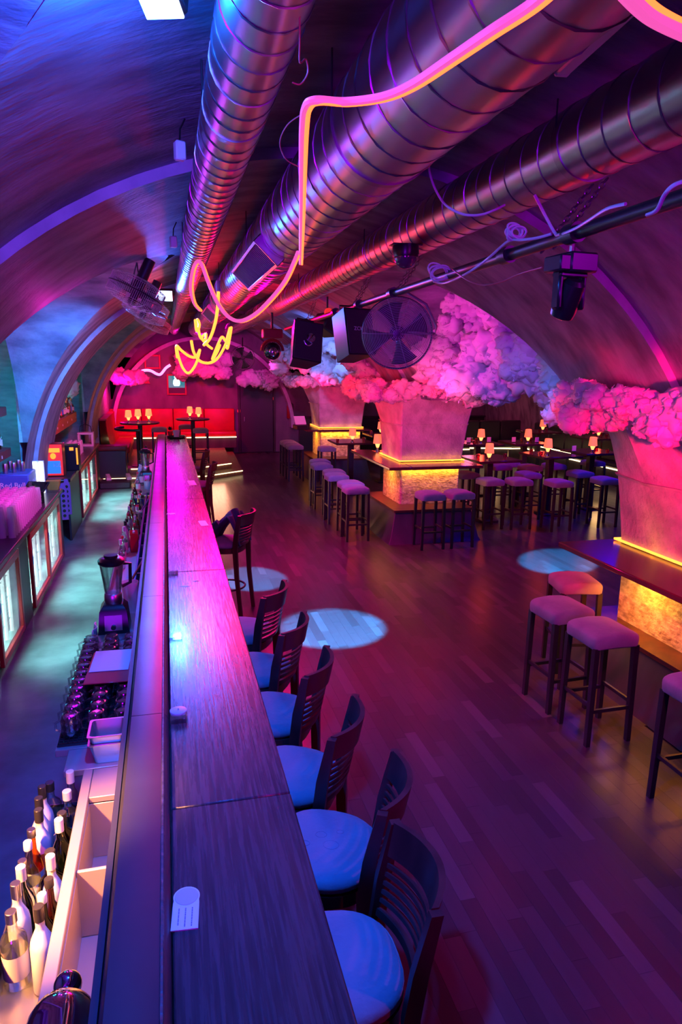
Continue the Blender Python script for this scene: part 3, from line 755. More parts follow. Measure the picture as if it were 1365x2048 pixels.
duct('dark galvanised spiral duct, rightmost of the three, above the lighting pipe', 1.72, 3.51, .152, .15, -2.0, 19.5, 1.0)
def vent(y0, y1):
    c = Vector((.85, 3.50)); nx, nz = -.69, -.724
    o = thing('duct_vent', 'x', 'vent'); 
    F = Matrix(((-nz, 0, nx, 0), (0, 1, 0, 0), (nx, 0, nz, 0), (0, 0, 0, 1)))
    F = Matrix.Translation((c.x+nx*.20, (y0+y1)/2, c.y+nz*.20)) @ Matrix(((nz, 0, nx, 0), (0, 1, 0, 0), (-nx, 0, nz, 0), (0, 0, 0, 1)))
    o.matrix_world = F; hy = (y1-y0)/2; hx = .10
    g = G()
    for s in (-1, 1):
        g.cbox((s*hx, 0, .02), (.025, 2*hy+.02, .07), .004); g.cbox((0, s*hy, .02), (2*hx+.02, .025, .07), .004)
    g.build('vent_frame', M['duct'], o)
    n = int(2*hy/.05)
    for i in range(n):
        q = G(); q.box((0, 0, 0), (2*hx-.02, .004, .034), Matrix.Translation((0, -hy+.02+(2*hy-.03)*i/n, .03)) @ Matrix.Rotation(.75, 4, 'X'))
        q.build('slat', M['slat'], o)
    g = G(); g.box((0, 0, .0), (2*hx, 2*hy, .004)); g.build('backing', M['blackmetal'], o)
    return o
v1 = vent(4.75, 6.35); v1['label'] = 'long louvred air vent on the middle duct, nearest the viewer'
v2 = vent(10.2, 11.6); v2['label'] = 'farther louvred air vent on the middle duct, beyond the looping neon'

# flood lamps
def flood(label, loc, aim, s=.11):
    t = thing('flood_lamp', label, 'lamp', loc)
    t.rotation_euler = (Vector(aim)-Vector(loc)).to_track_quat('-Z', 'Y').to_euler()
    g = G(); g.cbox((0, 0, .035), (s*1.9, s*1.5, .06), .01); g.build('housing', M['blackmetal'], t)
    g = G(); g.cbox((0, 0, .001), (s*1.65, s*1.25, .008), .002); g.build('lamp_face', M['flood'], t)
    g = G(); 
    for i in range(6): g.box((-s*.7+s*.28*i, 0, .075), (.006, s*1.2, .03))
    g.build('cooling_fins', M['blackmetal'], t)
    g = G(); g.tube([(-s*1.02, 0, .03), (-s*1.02, 0, .16), (s*1.02, 0, .16), (s*1.02, 0, .03)], .006, 6); g.build('bracket', M['blackmetal'], t)
    return t
F1 = ony(322, 12, 2.0); F2 = ony(331, 592, 9.0)
flood('large blue white flood lamp glaring at the top of the vault', F1, F1+Vector((-.12, -.35, -1)), .06)
flood('small blue white flood lamp glaring beside the hanging fan cages', F2, F2+Vector((-.1, -1.5, -.7)), .10)

# neon ropes
def smooth(P, k=6):
    P = [Vector(p) for p in P]; out = []
    for i in range(len(P)-1):
        a, b, c, d = P[max(i-1, 0)], P[i], P[i+1], P[min(i+2, len(P)-1)]
        for j in range(k):
            t = j/k
            out.append(.5*((2*b)+(c-a)*t+(2*a-5*b+4*c-d)*t*t+(3*b-a-3*c+d)*t**3))
    return out+[P[-1]]
def neon(label, P, r=.0095, off=(.0105, 0, -.004), core='neon_core', k=6, sleeve=True):
    t = thing('neon_rope', label, 'neon light', P[0]); o = Vector(P[0]); S = [p-o for p in smooth(P, k)]
    if sleeve:
        g = G(); g.tube(S, r, 8); g.build('sleeve', M['neon_sleeve'], t)
        g = G(); g.tube([p+Vector(off) for p in S], r*.72, 8); g.build('glowing_core', M[core], t)
    else:
        g = G(); g.tube(S, r, 8); g.build('glowing_core', M[core], t)
    return t
N1 = [onz(u, v, z) for u, v, z in ((1150,-70,3.2),(1068,5,3.2),(985,60,3.19),(900,118,3.19),(825,168,3.2),(765,193,3.2),(690,203,3.21),(632,200,3.21),(612,212,3.21),(606,250,3.21),(604,330,3.21),(603,430,3.22),(601,527,3.22))]
neon('long pink and orange neon rope running under the thick duct and bending down', N1)
N2 = [ony(u, v, y) for u, v, y in ((596,505,4.05),(590,520,4.12),(570,562,4.2),(540,600,4.3),(508,630,4.4),(478,642,4.5),(453,630,4.6),(432,600,4.65),(415,560,4.7),(404,530,4.72),(395,523,4.75),(386,540,4.8),(382,575,4.9),(388,605,5.0),(400,620,5.1))]
neon('swagged orange neon rope looping below the vent on the thick duct', N2, .012)
def nl(label, pts, y, core='neon_yellow', r=.016, dy=.12):
    neon(label, [ony(u, v, y+dy*i) for i, (u, v) in enumerate(pts)], r, core=core, sleeve=False)
nl('upright orange neon strand under the white cap in the tangle', [(437,585),(436,610),(432,640),(425,665),(418,680),(408,690)], 7.0)
nl('yellow neon loop at the left of the hanging tangle', [(355,715),(353,692),(362,700),(378,712),(392,714),(400,700),(392,728),(378,746),(366,736),(357,712),(354,695)], 8.0)
nl('yellow neon zigzag at the top of the hanging tangle', [(391,640),(394,662),(399,650),(395,640),(400,672),(410,680),(412,668),(404,676),(415,690),(424,697)], 7.6)
nl('deep yellow neon swag at the bottom of the hanging tangle', [(383,682),(388,705),(400,722),(418,726),(434,718),(446,700),(455,680),(463,655),(456,695),(452,690)], 7.8)
nl('short yellow neon hook at the right of the hanging tangle', [(440,690),(434,705),(425,718),(438,685),(445,674),(452,682),(456,670),(460,656)], 8.1)
neon('white pink neon wave on the back wall left of the screen', [ony(u, v, 20.3) for u, v in ((262,768),(270,752),(284,742),(300,741),(314,748),(322,748),(332,736),(341,730))], .035, core='neon_pink', sleeve=False)
neon('pink neon rope crossing the top right corner', [onz(u, v, 3.2) for u, v in ((1230,-40),(1268,2),(1300,30),(1335,50),(1375,68))], .014, off=(.012, 0, .008), core='neon_core')
g = G(); g.cyl((0,0,0), (0,0,.10), .022, n=12); p = ony(437, 583, 7.0)
cp = tag(g.build('neon_power_cap', M['white'], loc=p), 'white plastic end cap above the upright neon strand', 'cap')

# hanging cages (three fans seen edge-on at the left, one facing us, one far)
def fan_cage(t, R, dep, nr=9, spokes=16):
    g = G()
    for s in (-1, 1):
        for k in range(1, nr+1):
            r = R*k/nr; z = s*dep*.5*(1-.35*(k/nr)**3)
            g.tube([(r*math.cos(2*PI*i/40), r*math.sin(2*PI*i/40), z) for i in range(40)], R*.008, 4, closed=True)
        for k in range(spokes):
            a = 2*PI*k/spokes
            g.tube([(R*q*math.cos(a), R*q*math.sin(a), s*dep*.5*(1-.35*q**3)) for q in (.08, .35, .65, .9, 1.0)], R*.008, 4)
    for k in range(90):
        a = 2*PI*k/90; g.tube([(R*math.cos(a), R*math.sin(a), s*dep*.325) for s in (-1, 1)], R*.009, 4)
    g.build('wire_cage', M['wire'], t, ang=60)
    g = G(); g.tube([(R*1.01*math.cos(2*PI*i/48), R*1.01*math.sin(2*PI*i/48), 0) for i in range(48)], R*.022, 8, closed=True); g.build('rim', M['blackmetal'], t)
    g = G(); g.lathe([(R*.04, dep*.52), (R*.13, dep*.5), (R*.15, dep*.3), (R*.12, -dep*.1)], 20); g.build('hub', M['blackmetal'], t)
    for k in range(4):
        a = 2*PI*k/4+.3
        def bl(u, v, a=a):
            r = R*(.12+.76*v); w = (u-.5)*(.55+.35*v)
            return (r*math.cos(a+w), r*math.sin(a+w), -dep*.06+R*.22*(u-.5))
        q = G(); q.grid(bl, 6, 6); b = q.build('blade', M['blade'], t)
        sm = b.modifiers.new('solid', 'SOLIDIFY'); sm.thickness = .004
    g = G(); g.cyl((0, 0, -dep*.1), (0, 0, -dep*1.25), R*.22, R*.2, n=20); g.build('motor', M['blackmetal'], t)
Yp = 4.75
fc = ony(795, 667, Yp)
fan = thing('hanging_fan', 'large round wire cage fan facing us below the lighting pipe', 'fan', fc)
fan.rotation_euler = ((EYE+Vector((.3, 0, -.25)))-fc).to_track_quat('Z', 'Y').to_euler()
fan_cage(fan, .245, .12, 22, 10)
g = G(); g.tube([(.0,.02,-.02),(.27,0,-.03),(.28,.05,-.03),(.2,.2,-.04),(.02,.30,-.05)], .009, 8); g.build('yoke', M['steel'], fan)
for k, (u, v, y, R, n) in enumerate(((272, 585, 6.6, .245, 'nearest'), (292, 617, 7.9, .235, 'middle'), (306, 645, 9.4, .225, 'farthest'))):
    c = ony(u, v, y)
    t = thing('hanging_fan', 'wire cage fan seen edge-on, %s of three hanging at the left' % n, 'fan', c)
    dv = (c-EYE).normalized(); ax = RM @ Vector((math.sin(math.radians(24)), math.cos(math.radians(24)), 0)); ax = (ax-dv*ax.dot(dv)+dv*.10).normalized()
    t.rotation_euler = (-ax).to_track_quat('Z', 'Y').to_euler()
    fan_cage(t, R, .25 if k < 2 else .18, 8, 14)
    zt = ZC+math.sqrt(RM0**2-(c.x-XC)**2)-c.z
    g = G(); Ri = t.rotation_euler.to_matrix().inverted()
    for dx in (-.1, .1): g.tube([Ri @ Vector((dx*.4, 0, .05)), Ri @ Vector((.02, 0, max(.12, zt-.08)))], .006, 6)
    g.build('suspension_rod', M['blackmetal'], t)
fc2 = ony(486, 716, 15.5)
t = thing('hanging_fan', 'small distant round cage fan hanging right of the neon tangle', 'fan', fc2)
t.rotation_euler = (EYE-fc2).to_track_quat('Z', 'Y').to_euler(); fan_cage(t, .26, .13, 9, 12)
g = G(); g.cyl((0, .24, -.05), (0, .44, -.05), .012, n=8); g.build('suspension_rod', M['blackmetal'], t)

# lighting pipe and what hangs from it
PX, PZ = 1.53, 3.10
pipe = thing('lighting_pipe', 'long black steel lighting pipe slung on chains below the right duct', 'pipe', (PX, 0.5, PZ))
def px(y): return PX+.02*(y-3)
g = G(); g.cyl((-.05, 0, 0), (.17, 9.5, 0), .026, n=14); g.build('tube', M['blackmetal'], pipe)
def chain(parent, o, p0, p1, link=.032):
    p0, p1 = Vector(p0), Vector(p1); n = max(2, int((p1-p0).length/(link*.72))); g = G()
    q = (p1-p0).to_track_quat('Z', 'Y').to_matrix().to_4x4()
    for i in range(n):
        c = p0+(p1-p0)*((i+.5)/n)
        T = Matrix.Translation(c-o) @ q @ Matrix.Rotation(PI/2*(i % 2), 4, 'Z')
        g.tube([(.010*math.cos(a), 0, link*.5*math.sin(a)) for a in (2*PI*k/10 for k in range(10))], .0028, 5, closed=True, M=T)
    return g.build('chain', M['greymetal'], parent, ang=60)
for y in (2.62, 2.72, 4.72, 4.84, 5.95, 6.08, 8.2, 8.35):
    dx = abs(px(y)-1.72); zt = 3.505-math.sqrt(max(0, .158**2-dx*dx))-.016
    chain(pipe, pipe.location, (px(y)+.02, y, PZ-.03), (1.76, y, 3.350))
for y in (2.45, 3.0, 4.75, 5.7, 6.6, 8.2):
    g = G(); g.cyl((px(y)-PX, y-.5-.035, 0), (px(y)-PX, y-.5+.035, 0), .038, n=12); g.build('pipe_clamp', M['blackmetal'], pipe)
def at_pipe(u, v, y): return ony(u, v, y)
# moving head
mh = ony(1143, 527, 2.52)
t = thing('moving_head_lamp', 'dark moving head stage lamp hanging at the upper right of the pipe', 'lamp', mh, .1)
g = G(); g.cbox((.02, 0, 0), (.13, .12, .075), .008); g.cbox((-.065, 0, -.005), (.05, .11, .06), .006); g.build('base_box', M['blackmetal'], t)
g = G(); 
for s in (-1, 1): g.cbox((s*.055, 0, -.10), (.022, .05, .15), .008)
g.cbox((0, 0, -.045), (.13, .06, .02), .006); g.build('yoke', M['blackplastic'], t)
g = G(); T = Matrix.Translation((0, 0, -.13)) @ Matrix.Rotation(.5, 4, 'X')
g.lathe([(.03, .075), (.044, .06), (.048, .0), (.05, -.05), (.046, -.075), (.036, -.08)], 20, T); hd_ = g.build('head', M['blackplastic'], t)
g = G(); g.lathe([(.034, -.081), (.02, -.088), (.004, -.09)], 20, T); g.build('lens', M['glass'], hd_)
g = G(); g.cyl((0, 0, .03), (0, 0, .10), .012, n=8); g.cbox((0, 0, .11), (.04, .05, .04), .006); g.build('hook_clamp', M['steel'], t)
# speakers
def speaker(label, c, d, rot, txt=None):
    t = thing('hanging_speaker', label, 'speaker', c); t.rotation_euler = rot
    W, D, H = d
    sec = lambda z, k: [(-W/2+k, -D/2, z), (W/2-k, -D/2, z), (W/2*.62, D/2, z), (-W/2*.62, D/2, z)]
    g = G(); g.loft([sec(-H/2, .004), sec(-H/2+.01, 0), sec(H/2-.01, 0), sec(H/2, .004)]); g.build('cabinet', M['blackmetal'], t)
    g = G(); g.cbox((0, -D/2-.006, 0), (W*.93, .01, H*.94), .004); gr_ = g.build('grille', M['grille'], t)
    g = G(); g.tube([(-W*.3, 0, H/2), (-W*.3, 0, H/2+.06), (W*.3, 0, H/2+.06), (W*.3, 0, H/2)], .008, 6); g.build('bracket', M['blackmetal'], t)
    if txt: text('badge', txt, M['white'], .045, Matrix.Translation((-.02, -D/2-.0125, .02)) @ Matrix.Rotation(PI/2, 4, 'X'), gr_)
    return t
speaker('boxy dark speaker with a pale badge, hanging just left of the big fan', ony(703, 672, 5.9), (.28, .28, .40), (math.radians(-14), 0, math.radians(18)), 'ZCK')
s2 = speaker('tilted black speaker with a shiny round lens, left of the badged one', ony(608, 690, 6.9), (.30, .26, .40), (math.radians(-16), math.radians(9), math.radians(6)))
g = G(); g.lathe([(.05, 0), (.045, .012), (.02, .018)], 20, Matrix.Translation((.02, -.145, .03)) @ Matrix.Rotation(PI/2, 4, 'X')); g.build('lens', M['chrome'], s2)
g = G(); g.tube([(.05*math.cos(a), -.142, .03+.08*math.sin(a)) for a in np.linspace(3.6, 5.6, 10)], .006, 6); g.build('badge_arc', M['steel'], s2)
# second moving head (ball) at the far end of the pipe
c = ony(545, 702, 7.9)
t = thing('moving_head_lamp', 'round black moving head lamp left of the tilted speaker, far along the pipe', 'lamp', c)
g = G(); g.sph((0, 0, 0), .10, 20); g.build('head', M['glossblack'], t)
g = G(); g.tube([(.12*math.cos(a), 0, .12*math.sin(a)) for a in np.linspace(0, PI, 14)], .018, 8)
g.cbox((0, 0, .19), (.22, .16, .10), .01); g.build('yoke', M['redpaint'], t)
g = G(); g.cyl((0, 0, .24), (0, 0, .42), .014, n=8); g.build('hook_clamp', M['blackmetal'], t)
g = G(); g.lathe([(.05, 0), (.03, .012), (.005, .015)], 16, Matrix.Translation((0, -.095, -.01)) @ Matrix.Rotation(PI/2, 4, 'X')); g.build('lens', M['chrome'], t)
# dark projector box behind the badged speaker
t = thing('stage_light_box', 'small dark lamp box behind the two hanging speakers', 'lamp', ony(655, 650, 7.6), .3)
g = G(); g.cbox((0, 0, 0), (.22, .3, .2), .02, T if False else Matrix.Rotation(.5, 4, 'Y')); g.build('housing', M['blackmetal'], t)
g = G(); g.cyl((-.06, -.12, .12), (-.06, -.14, .12), .05, n=14); g.build('red_lens', M['sign_red'], t)
g = G(); g.cyl((0, 0, .05), (0, 0, .30), .012, n=6); g.build('hook_clamp', M['blackmetal'], t)
# cameras
c = onz(812, 497, 3.35)
t = thing('dome_camera', 'black dome security camera hanging under the right duct', 'camera', c)
g = G(); g.lathe([(.03, .03), (.085, .02), (.088, -.03), (.08, -.055)], 24); g.build('housing', M['blackplastic'], t)
g = G(); g.lathe([(.074, -.05), (.072, -.075), (.055, -.105), (.03, -.122), (.003, -.127)], 24); g.build('dome', M['chrome_dark'], t)
g = G(); g.cbox((0, 0, .02), (.2, .1, .01), .003); g.build('mounting_plate', M['blackmetal'], t)
c = ony(866, 299, 2.9)
t = thing('bullet_camera', 'small white bullet camera beside the right duct', 'camera', c)
t.rotation_euler = (EYE+Vector((-.2, 0, -.6))-c).to_track_quat('Z', 'Y').to_euler()
g = G(); g.lathe([(.022, -.035), (.036, -.025), (.037, .02), (.035, .026)], 20); g.build('body', M['white'], t)
g = G(); g.lathe([(.027, .0275), (.026, .028), (.001, .029)], 20); g.build('front_glass', M['blackplastic'], t)
g = G(); g.lathe([(.009, .0295), (.008, .031), (.001, .032)], 12); g.build('lens', M['chrome'], t)
g = G(); g.cyl((.01, .02, -.02), (.05, .09, -.06), .009, n=8); g.build('mount_arm', M['white'], t)
def cable(label, P, r=.006, m='cable', k=5, name='cable'):
    o = Vector(P[0]); g = G(); g.tube([p-o for p in smooth(P, k)], r, 6); return tag(g.build(name, M[m], loc=o, ang=60), label, 'cable')
cable('pink lit cable drooping from the bullet camera over the right duct', [ony(u, v, y) for u, v, y in ((858,318,2.88),(860,345,2.85),(872,380,2.8),(892,410,2.76),(925,428,2.72),(960,430,2.7),(990,420,2.7),(1010,410,2.72))], .005)
cable('white cable lying along the lighting pipe to its middle knot', [ony(u, v, y) for u, v, y in ((1104,468,2.56),(1075,476,2.62),(1045,480,2.7),(1018,482,2.8),(985,510,2.95),(960,530,3.1),(925,552,3.3),(890,566,3.6),(868,563,3.75))], .006)
cable('pink cable draped over the near end of the pipe', [ony(u, v, y) for u, v, y in ((1252,408,1.95),(1215,418,2.05),(1180,440,2.2),(1150,458,2.35),(1120,469,2.5),(1108,462,2.55),(1070,390,2.6))], .006)
cable('white cable twisted round the pipe at the right edge of the frame', [ony(u, v, y) for u, v, y in ((1380,360,1.6),(1350,370,1.62),(1330,390,1.66),(1315,420,1.7),(1295,430,1.75))], .006)
cable('thin red cable drooping below the pipe toward the moving head', [ony(u, v, y) for u, v, y in ((905,538,3.4),(935,560,3.2),(965,570,3.1),(1000,565,2.95),(1040,548,2.8),(1085,535,2.6))], .0035, 'redcable')
def coil(label, u, v, y, R=.05, n=4, m='cable'):
    c = ony(u, v, y); g = G(); q = random.Random(u)
    for i in range(n):
        T = Matrix.Translation((q.uniform(-.01,.01), q.uniform(-.02,.02), q.uniform(-.01,.01))) @ Matrix.Rotation(q.uniform(-.5,.5), 4, 'X') @ Matrix.Rotation(q.uniform(-.6,.6), 4, 'Y')
        g.tube([(R*math.cos(2*PI*k/18), .01*math.sin(6*k), R*.6*math.sin(2*PI*k/18)) for k in range(18)], .005, 5, closed=True, M=T)
    return tag(g.build('cable_coil', M[m], loc=c, ang=60), label, 'cable')
coil('white knotted coil of cable above the pipe left of its chains', 1032, 465, 2.75, .035, 6)
coil('pinkish coil of cables tied to the pipe beside the dome camera', 880, 546, 3.7, .06, 5, 'cable')
c = ony(722, 325, 3.3)
for (u, v, y, lab) in ((738, 388, 3.25, 'white junction box hanging between the thick and right ducts'), (360, 302, 3.2, 'small white junction box on the vault left of the slim duct'), (347, 484, 5.2, 'tiny white junction box on the vault halfway along the slim duct')):
    t = thing('junction_box', lab, 'box', ony(u, v, y), .3)
    g = G(); g.cbox((0, 0, 0), (.045, .04, .075), .006); g.build('box_body', M['white'], t)
    g = G(); g.tube([(0, 0, .037), (.01, .02, .09), (.04, .04, .14)], .004, 6); g.build('lead', M['blackplastic'], t)
a, b = onz(1122, 143, 3.58), onz(1330, -50, 3.58)
t = thing('strip_light', 'unlit white strip light on the vault at the top right', 'lamp', a)
t.rotation_euler = (b-a).to_track_quat('Y', 'Z').to_euler(); Ls = (b-a).length
g = G(); g.cbox((0, Ls/2, 0), (.05, Ls, .035), .006); g.build('housing', M['white'], t)
g = G(); g.cbox((0, .012, 0), (.052, .024, .038), .006); g.build('end_cap', M['white'], t)
cable('thin dark loop of wire beside the slim duct', [ony(u, v, y) for u, v, y in ((600,0,1.75),(600,80,1.85),(600,125,1.9),(612,118,1.93),(616,145,1.95),(602,168,1.95),(585,165,1.95))], .0022, 'redcable')
cable('thin looping wire left of the neon bend', [ony(u, v, y) for u, v, y in ((602,230,2.3),(575,250,2.35),(560,285,2.4),(572,318,2.45),(598,333,2.5))], .0022, 'redcable')

# ================================================================== THE BAR
Y0, Y1 = 0.35, 14.9
BZ = 1.12
bar = thing('bar_counter', 'long dark lacquered bar counter running down the room', 'bar counter', (0, Y0, 0))
def bl(g, name, m, par=bar, ang=38):
    o = g.build(name, m, par, ang); o.location = (0, -Y0, 0); return o
seams = [Y0, 2.13, 4.9, 7.7, 10.4, 13.0, Y1]
for a, b in zip(seams[:-1], seams[1:]):
    g = G(); g.cbox((.165, (a+b)/2, BZ-.022), (.41, b-a-.004, .044), .005); bl(g, 'top_board', M['bartop'])
seams = [Y0, 1.2, 2.75, 4.3, 6.4, 8.5, 10.6, 12.7, Y1-.1]
for a, b in zip(seams[:-1], seams[1:]):
    g = G(); prof = [(-.215, 1.085), (-.205, 1.135), (-.195, 1.152), (-.075, 1.152), (-.06, 1.145), (-.045, 1.121), (-.045, 1.09), (-.2, 1.08)]
    g.loft([[(x, a+.002, z) for x, z in prof], [(x, b-.002, z) for x, z in prof]]); bl(g, 'ledge_board', M['ledge'])
g = G(); g.tube([(-.067, Y0, 1.150), (-.067, Y1-.1, 1.150)], .006, 6); bl(g, 'ledge_bead', M['ledge_edge'])
g = G(); g.bx(-.235, -.216, Y0, Y1-.1, 1.02, 1.10); bl(g, 'inner_lip', M['ledge'])
g = G(); g.bx(.08, .11, Y0, Y1-.05, 0, 1.076); bl(g, 'front_panel', M['plinth'])
g = G(); g.bx(-.21, -.19, Y0, Y1-.05, .0, 1.08); bl(g, 'inner_panel', M['cabinet'])
g = G(); g.bx(-.19, .08, Y1-.09, Y1-.06, 0, 1.076); bl(g, 'end_panel', M['plinth'])
# round dark stool top / tray at the end of the bar, plant and cup
c = onz(344, 867, BZ)
t = thing('serving_tray', 'round black tray at the far end of the bar', 'tray', (.165, 14.35, BZ+.0005))
g = G(); g.lathe([(.15, 0), (.185, .012), (.19, .03), (.18, .03), (.17, .014), (.001, .01)], 28); g.build('tray_body', M['blackplastic'], t)
t = thing('ornamental_plant', 'dark leafy pot plant standing on the far end of the bar', 'plant', (.05, 14.68, BZ+.0005))
g = G(); g.lathe([(.04, 0), (.055, .10), (.05, .10), (.03, .02)], 16); g.build('pot', M['redfolder'], t)
g = G(); q = random.Random(3)
for k in range(40):
    a = q.uniform(0, 6.28); e = q.uniform(.2, 1.3); L = q.uniform(.06, .11); d = Vector((math.cos(a)*math.cos(e), math.sin(a)*math.cos(e), math.sin(e)))
    p0 = Vector((0, 0, .12)); s = d.cross(Vector((0, 0, 1))).normalized()*.018
    g.add([p0, p0+d*L*.5+s, p0+d*L, p0+d*L*.5-s], [(0, 1, 2, 3)])
g.build('foliage', M['blackplastic'], t, ang=0)
t = thing('paper_cup', 'pink lit white cup on the tray at the far end of the bar', 'cup', (.17, 14.35, BZ+.013))
g = G(); g.lathe([(.05, 0), (.075, .14), (.07, .14), (.046, .01)], 20); g.build('cup_body', M['white'], t)

# small things lying on the bar
def slab(name, label, cat, u, v, z, w, l, h, m, rz=0.0):
    p = onz(u, v, z); g = G(); g.cbox((0, 0, h/2), (w, l, h), min(h*.3, .003)); o = g.build(name, M[m], None); o.location = (min(p.x, .36-w*.5-l*.5*abs(rz)), p.y, z+.0005); o.rotation_euler = (0, 0, rz)
    return tag(o, label, cat)
t = thing('menu_card', 'white menu card with a round head on the near end of the bar', 'card', onz(372, 1818, BZ), -.08)
g = G(); P = [(-.036, -.075), (.036, -.075), (.036, .02)]+[(.037*math.cos(a), .043+.037*math.sin(a)) for a in np.linspace(-.35, PI+.35, 20)]+[(-.036, .02)]
g.prism(P, 0, .0035); g.build('card', M['paper'], t)
g = G(); g.lathe([(.033, .0036), (.032, .0046), (.001, .0048)], 28, Matrix.Translation((0, .043, 0))); g.build('round_head', M['disc'], t)
g = G(); q = random.Random(5)
for i in range(3):
    x = -.018+.018*i; y = .0
    while y > -.06:
        l = q.uniform(.004, .012); g.bx(x-.0016, x+.0016, y-l, y, .0035, .0041); y -= l+.002
g.build('print_lines', M['ink'], t)
def acrylic(label, u, v, h, disc):
    p = onz(u, v, BZ); t = thing('drink_token_block', label, 'block', (max(p.x, -.004), p.y, BZ+.0005))
    g = G(); g.cbox((0, 0, h/2), (.07, .075, h), .003); g.build('clear_block', M['glass'], t)
    if disc:
        g = G(); g.lathe([(.036, h), (.036, h+.006), (.03, h+.008), (.001, h+.008)], 24, Matrix.Translation((0, .03, 0))); g.build('disc', M['disc'], t)
        text('number', '3', M['ink'], .02, Matrix.Translation((0, .03, h+.0095)), t)
acrylic('clear block with a pale numbered disc on the bar, nearest of the blocks', 350, 1440, .022, True)
acrylic('low clear block on the bar, level with the second nearest chair back', 345, 1275, .016, False)
acrylic('small pink lit clear block on the bar beside a dark spill', 340, 1150, .02, False)
slab('paper_slip', 'white paper slip on the bar near the ledge, halfway along', 'paper', 342, 1028, BZ, .085, .06, .002, 'paper')
slab('menu_card', 'pink lit card at the right edge of the bar, beside the jacket chair', 'card', 407, 1047, BZ, .07, .22, .003, 'paper', .1)
slab('menu_card', 'pale blue card at the right edge of the bar, farther than the pink one', 'card', 384, 966, BZ, .09, .35, .003, 'paper', .05)
slab('paper_slip', 'tiny white slip far along the bar', 'paper', 335, 977, BZ, .08, .05, .002, 'paper')
for i, (u, v, r) in enumerate(((372, 1172, .02), (392, 1162, .012))):
    p = onz(u, v, BZ); g = G(); g.lathe([(r*1.6, 0), (r*1.3, .0015), (.001, .002)], 14, Matrix.Diagonal((1.4, .7, 1, 1))); o = g.build('spill', M['blackplastic'], None, loc=(p.x, p.y, BZ))
    tag(o, ('larger dark' if i == 0 else 'tiny dark')+' spill on the bar top past the small clear block', 'spill')

# ================================================================== BAR CHAIRS
def make_chair():
    t = thing('bar_chair', '', 'chair'); SZ = .74
    # cushion: rounded seat, wider at the front (-x)
    g = G(); sec = []
    for z, k in ((SZ-.005, .93), (SZ+.012, 1.0), (SZ+.035, 1.0), (SZ+.052, .93), (SZ+.060, .75), (SZ+.063, .4), (SZ+.064, .05)):
        ring = []
        for i in range(32):
            a = 2*PI*i/32; c, s = math.cos(a), math.sin(a); e = 2/2.9
            ring.append((math.copysign(abs(c)**e, c)*.205*k, math.copysign(abs(s)**e, s)*(.215 if c < 0 else .215-.03*c)*k, z))
        sec.append(ring)
    g.loft(sec); g.build('seat_cushion', M['velvet'], t, ang=60)
    g = G(); ring = [[(p[0]*1.0, p[1]*1.0, z) for p in sec[1]] for z in (SZ-.055, SZ-.004)]
    g.loft(ring); g.build('seat_frame', M['darkwood'], t)
    for sx in (-1, 1):
        for sy in (-1, 1):
            if sx < 0:
                g = G(); P = [(-.155, sy*.155, SZ-.04), (-.165, sy*.165, .45), (-.195, sy*.19, 0)]
                g.loft([[(p[0]+dx, p[1]+dy, p[2]) for dx, dy in ((-w, -w), (w, -w), (w, w), (-w, w))] for p, w in zip(P, (.021, .02, .016))][::-1])
                g.build('leg', M['darkwood'], t)
            else:
                g = G(); P = [(.235, sy*.185, 0), (.195, sy*.18, .42), (.185, sy*.19, .74), (.205, sy*.195, .90), (.245, sy*.20, 1.10)]
                g.loft([[(p[0]+dx, p[1]+dy, p[2]) for dx, dy in ((-w, -.014), (w, -.014), (w, .014), (-w, .014))] for p, w in zip(P, (.018, .022, .026, .025, .018))])
                g.build('back_post', M['darkwood'], t)
    def curved(z0, z1, th, dep, name, m='darkwood'):
        g = G(); secs = []; n = 14
        for i in range(n+1):
            u = i/n*2-1; y = u*.188; b = dep*(1-u*u)
            def X(z): return .205+(z-.90)*.2+b
            secs.append([(X(z0)-th/2, y, z0), (X(z0)+th/2, y, z0), (X(z1)+th/2, y, z1), (X(z1)-th/2, y, z1)])
        g.loft(secs); return g.build(name, M[m], t)
    curved(.985, 1.105, .022, .075, 'top_rail')
    for i in range(5): curved(.815+.032*i, .830+.032*i, .012, .07, 'slat')
    curved(.765, .792, .018, .06, 'bottom_rail')
    g = G(); g.tube([(.20*math.cos(2*PI*i/28), .20*math.sin(2*PI*i/28), .28) for i in range(28)], .011, 8, closed=True); g.build('foot_ring', M['blackmetal'], t)
    return t
CH = Proto(make_chair())
def chair(mx, my, deg, label):
    a = math.radians(deg); f = Vector((-math.cos(a), -math.sin(a)))
    return CH.put((mx+f.x*.215, my+f.y*.215, 0), a, label, 'slatted bar chairs along the bar')
chair(.655, 1.72, -2, 'slatted bar chair nearest the viewer, turned square to the bar')
chair(.72, 2.165, -25, 'second bar chair from the viewer, with a stained blue seat')
chair(.675, 2.66, -29, 'third bar chair from the viewer, dark wood with slatted back')
chair(.675, 3.24, -28, 'fourth bar chair from the viewer, with a bright blue seat')
chair(.655, 3.80, -29, 'fifth bar chair from the viewer, beside the blue light pool')
chair(.64, 4.45, -29, 'sixth bar chair from the viewer, before the gap to the jacket chair')
cj = chair(.735, 6.98, -27, 'bar chair with a dark jacket hung over it, standing alone')
chair(.62, 10.7, -10, 'far bar chair in shadow near the lit steps')
chair(.60, 12.3, -8, 'farthest bar chair, close to the end of the bar')
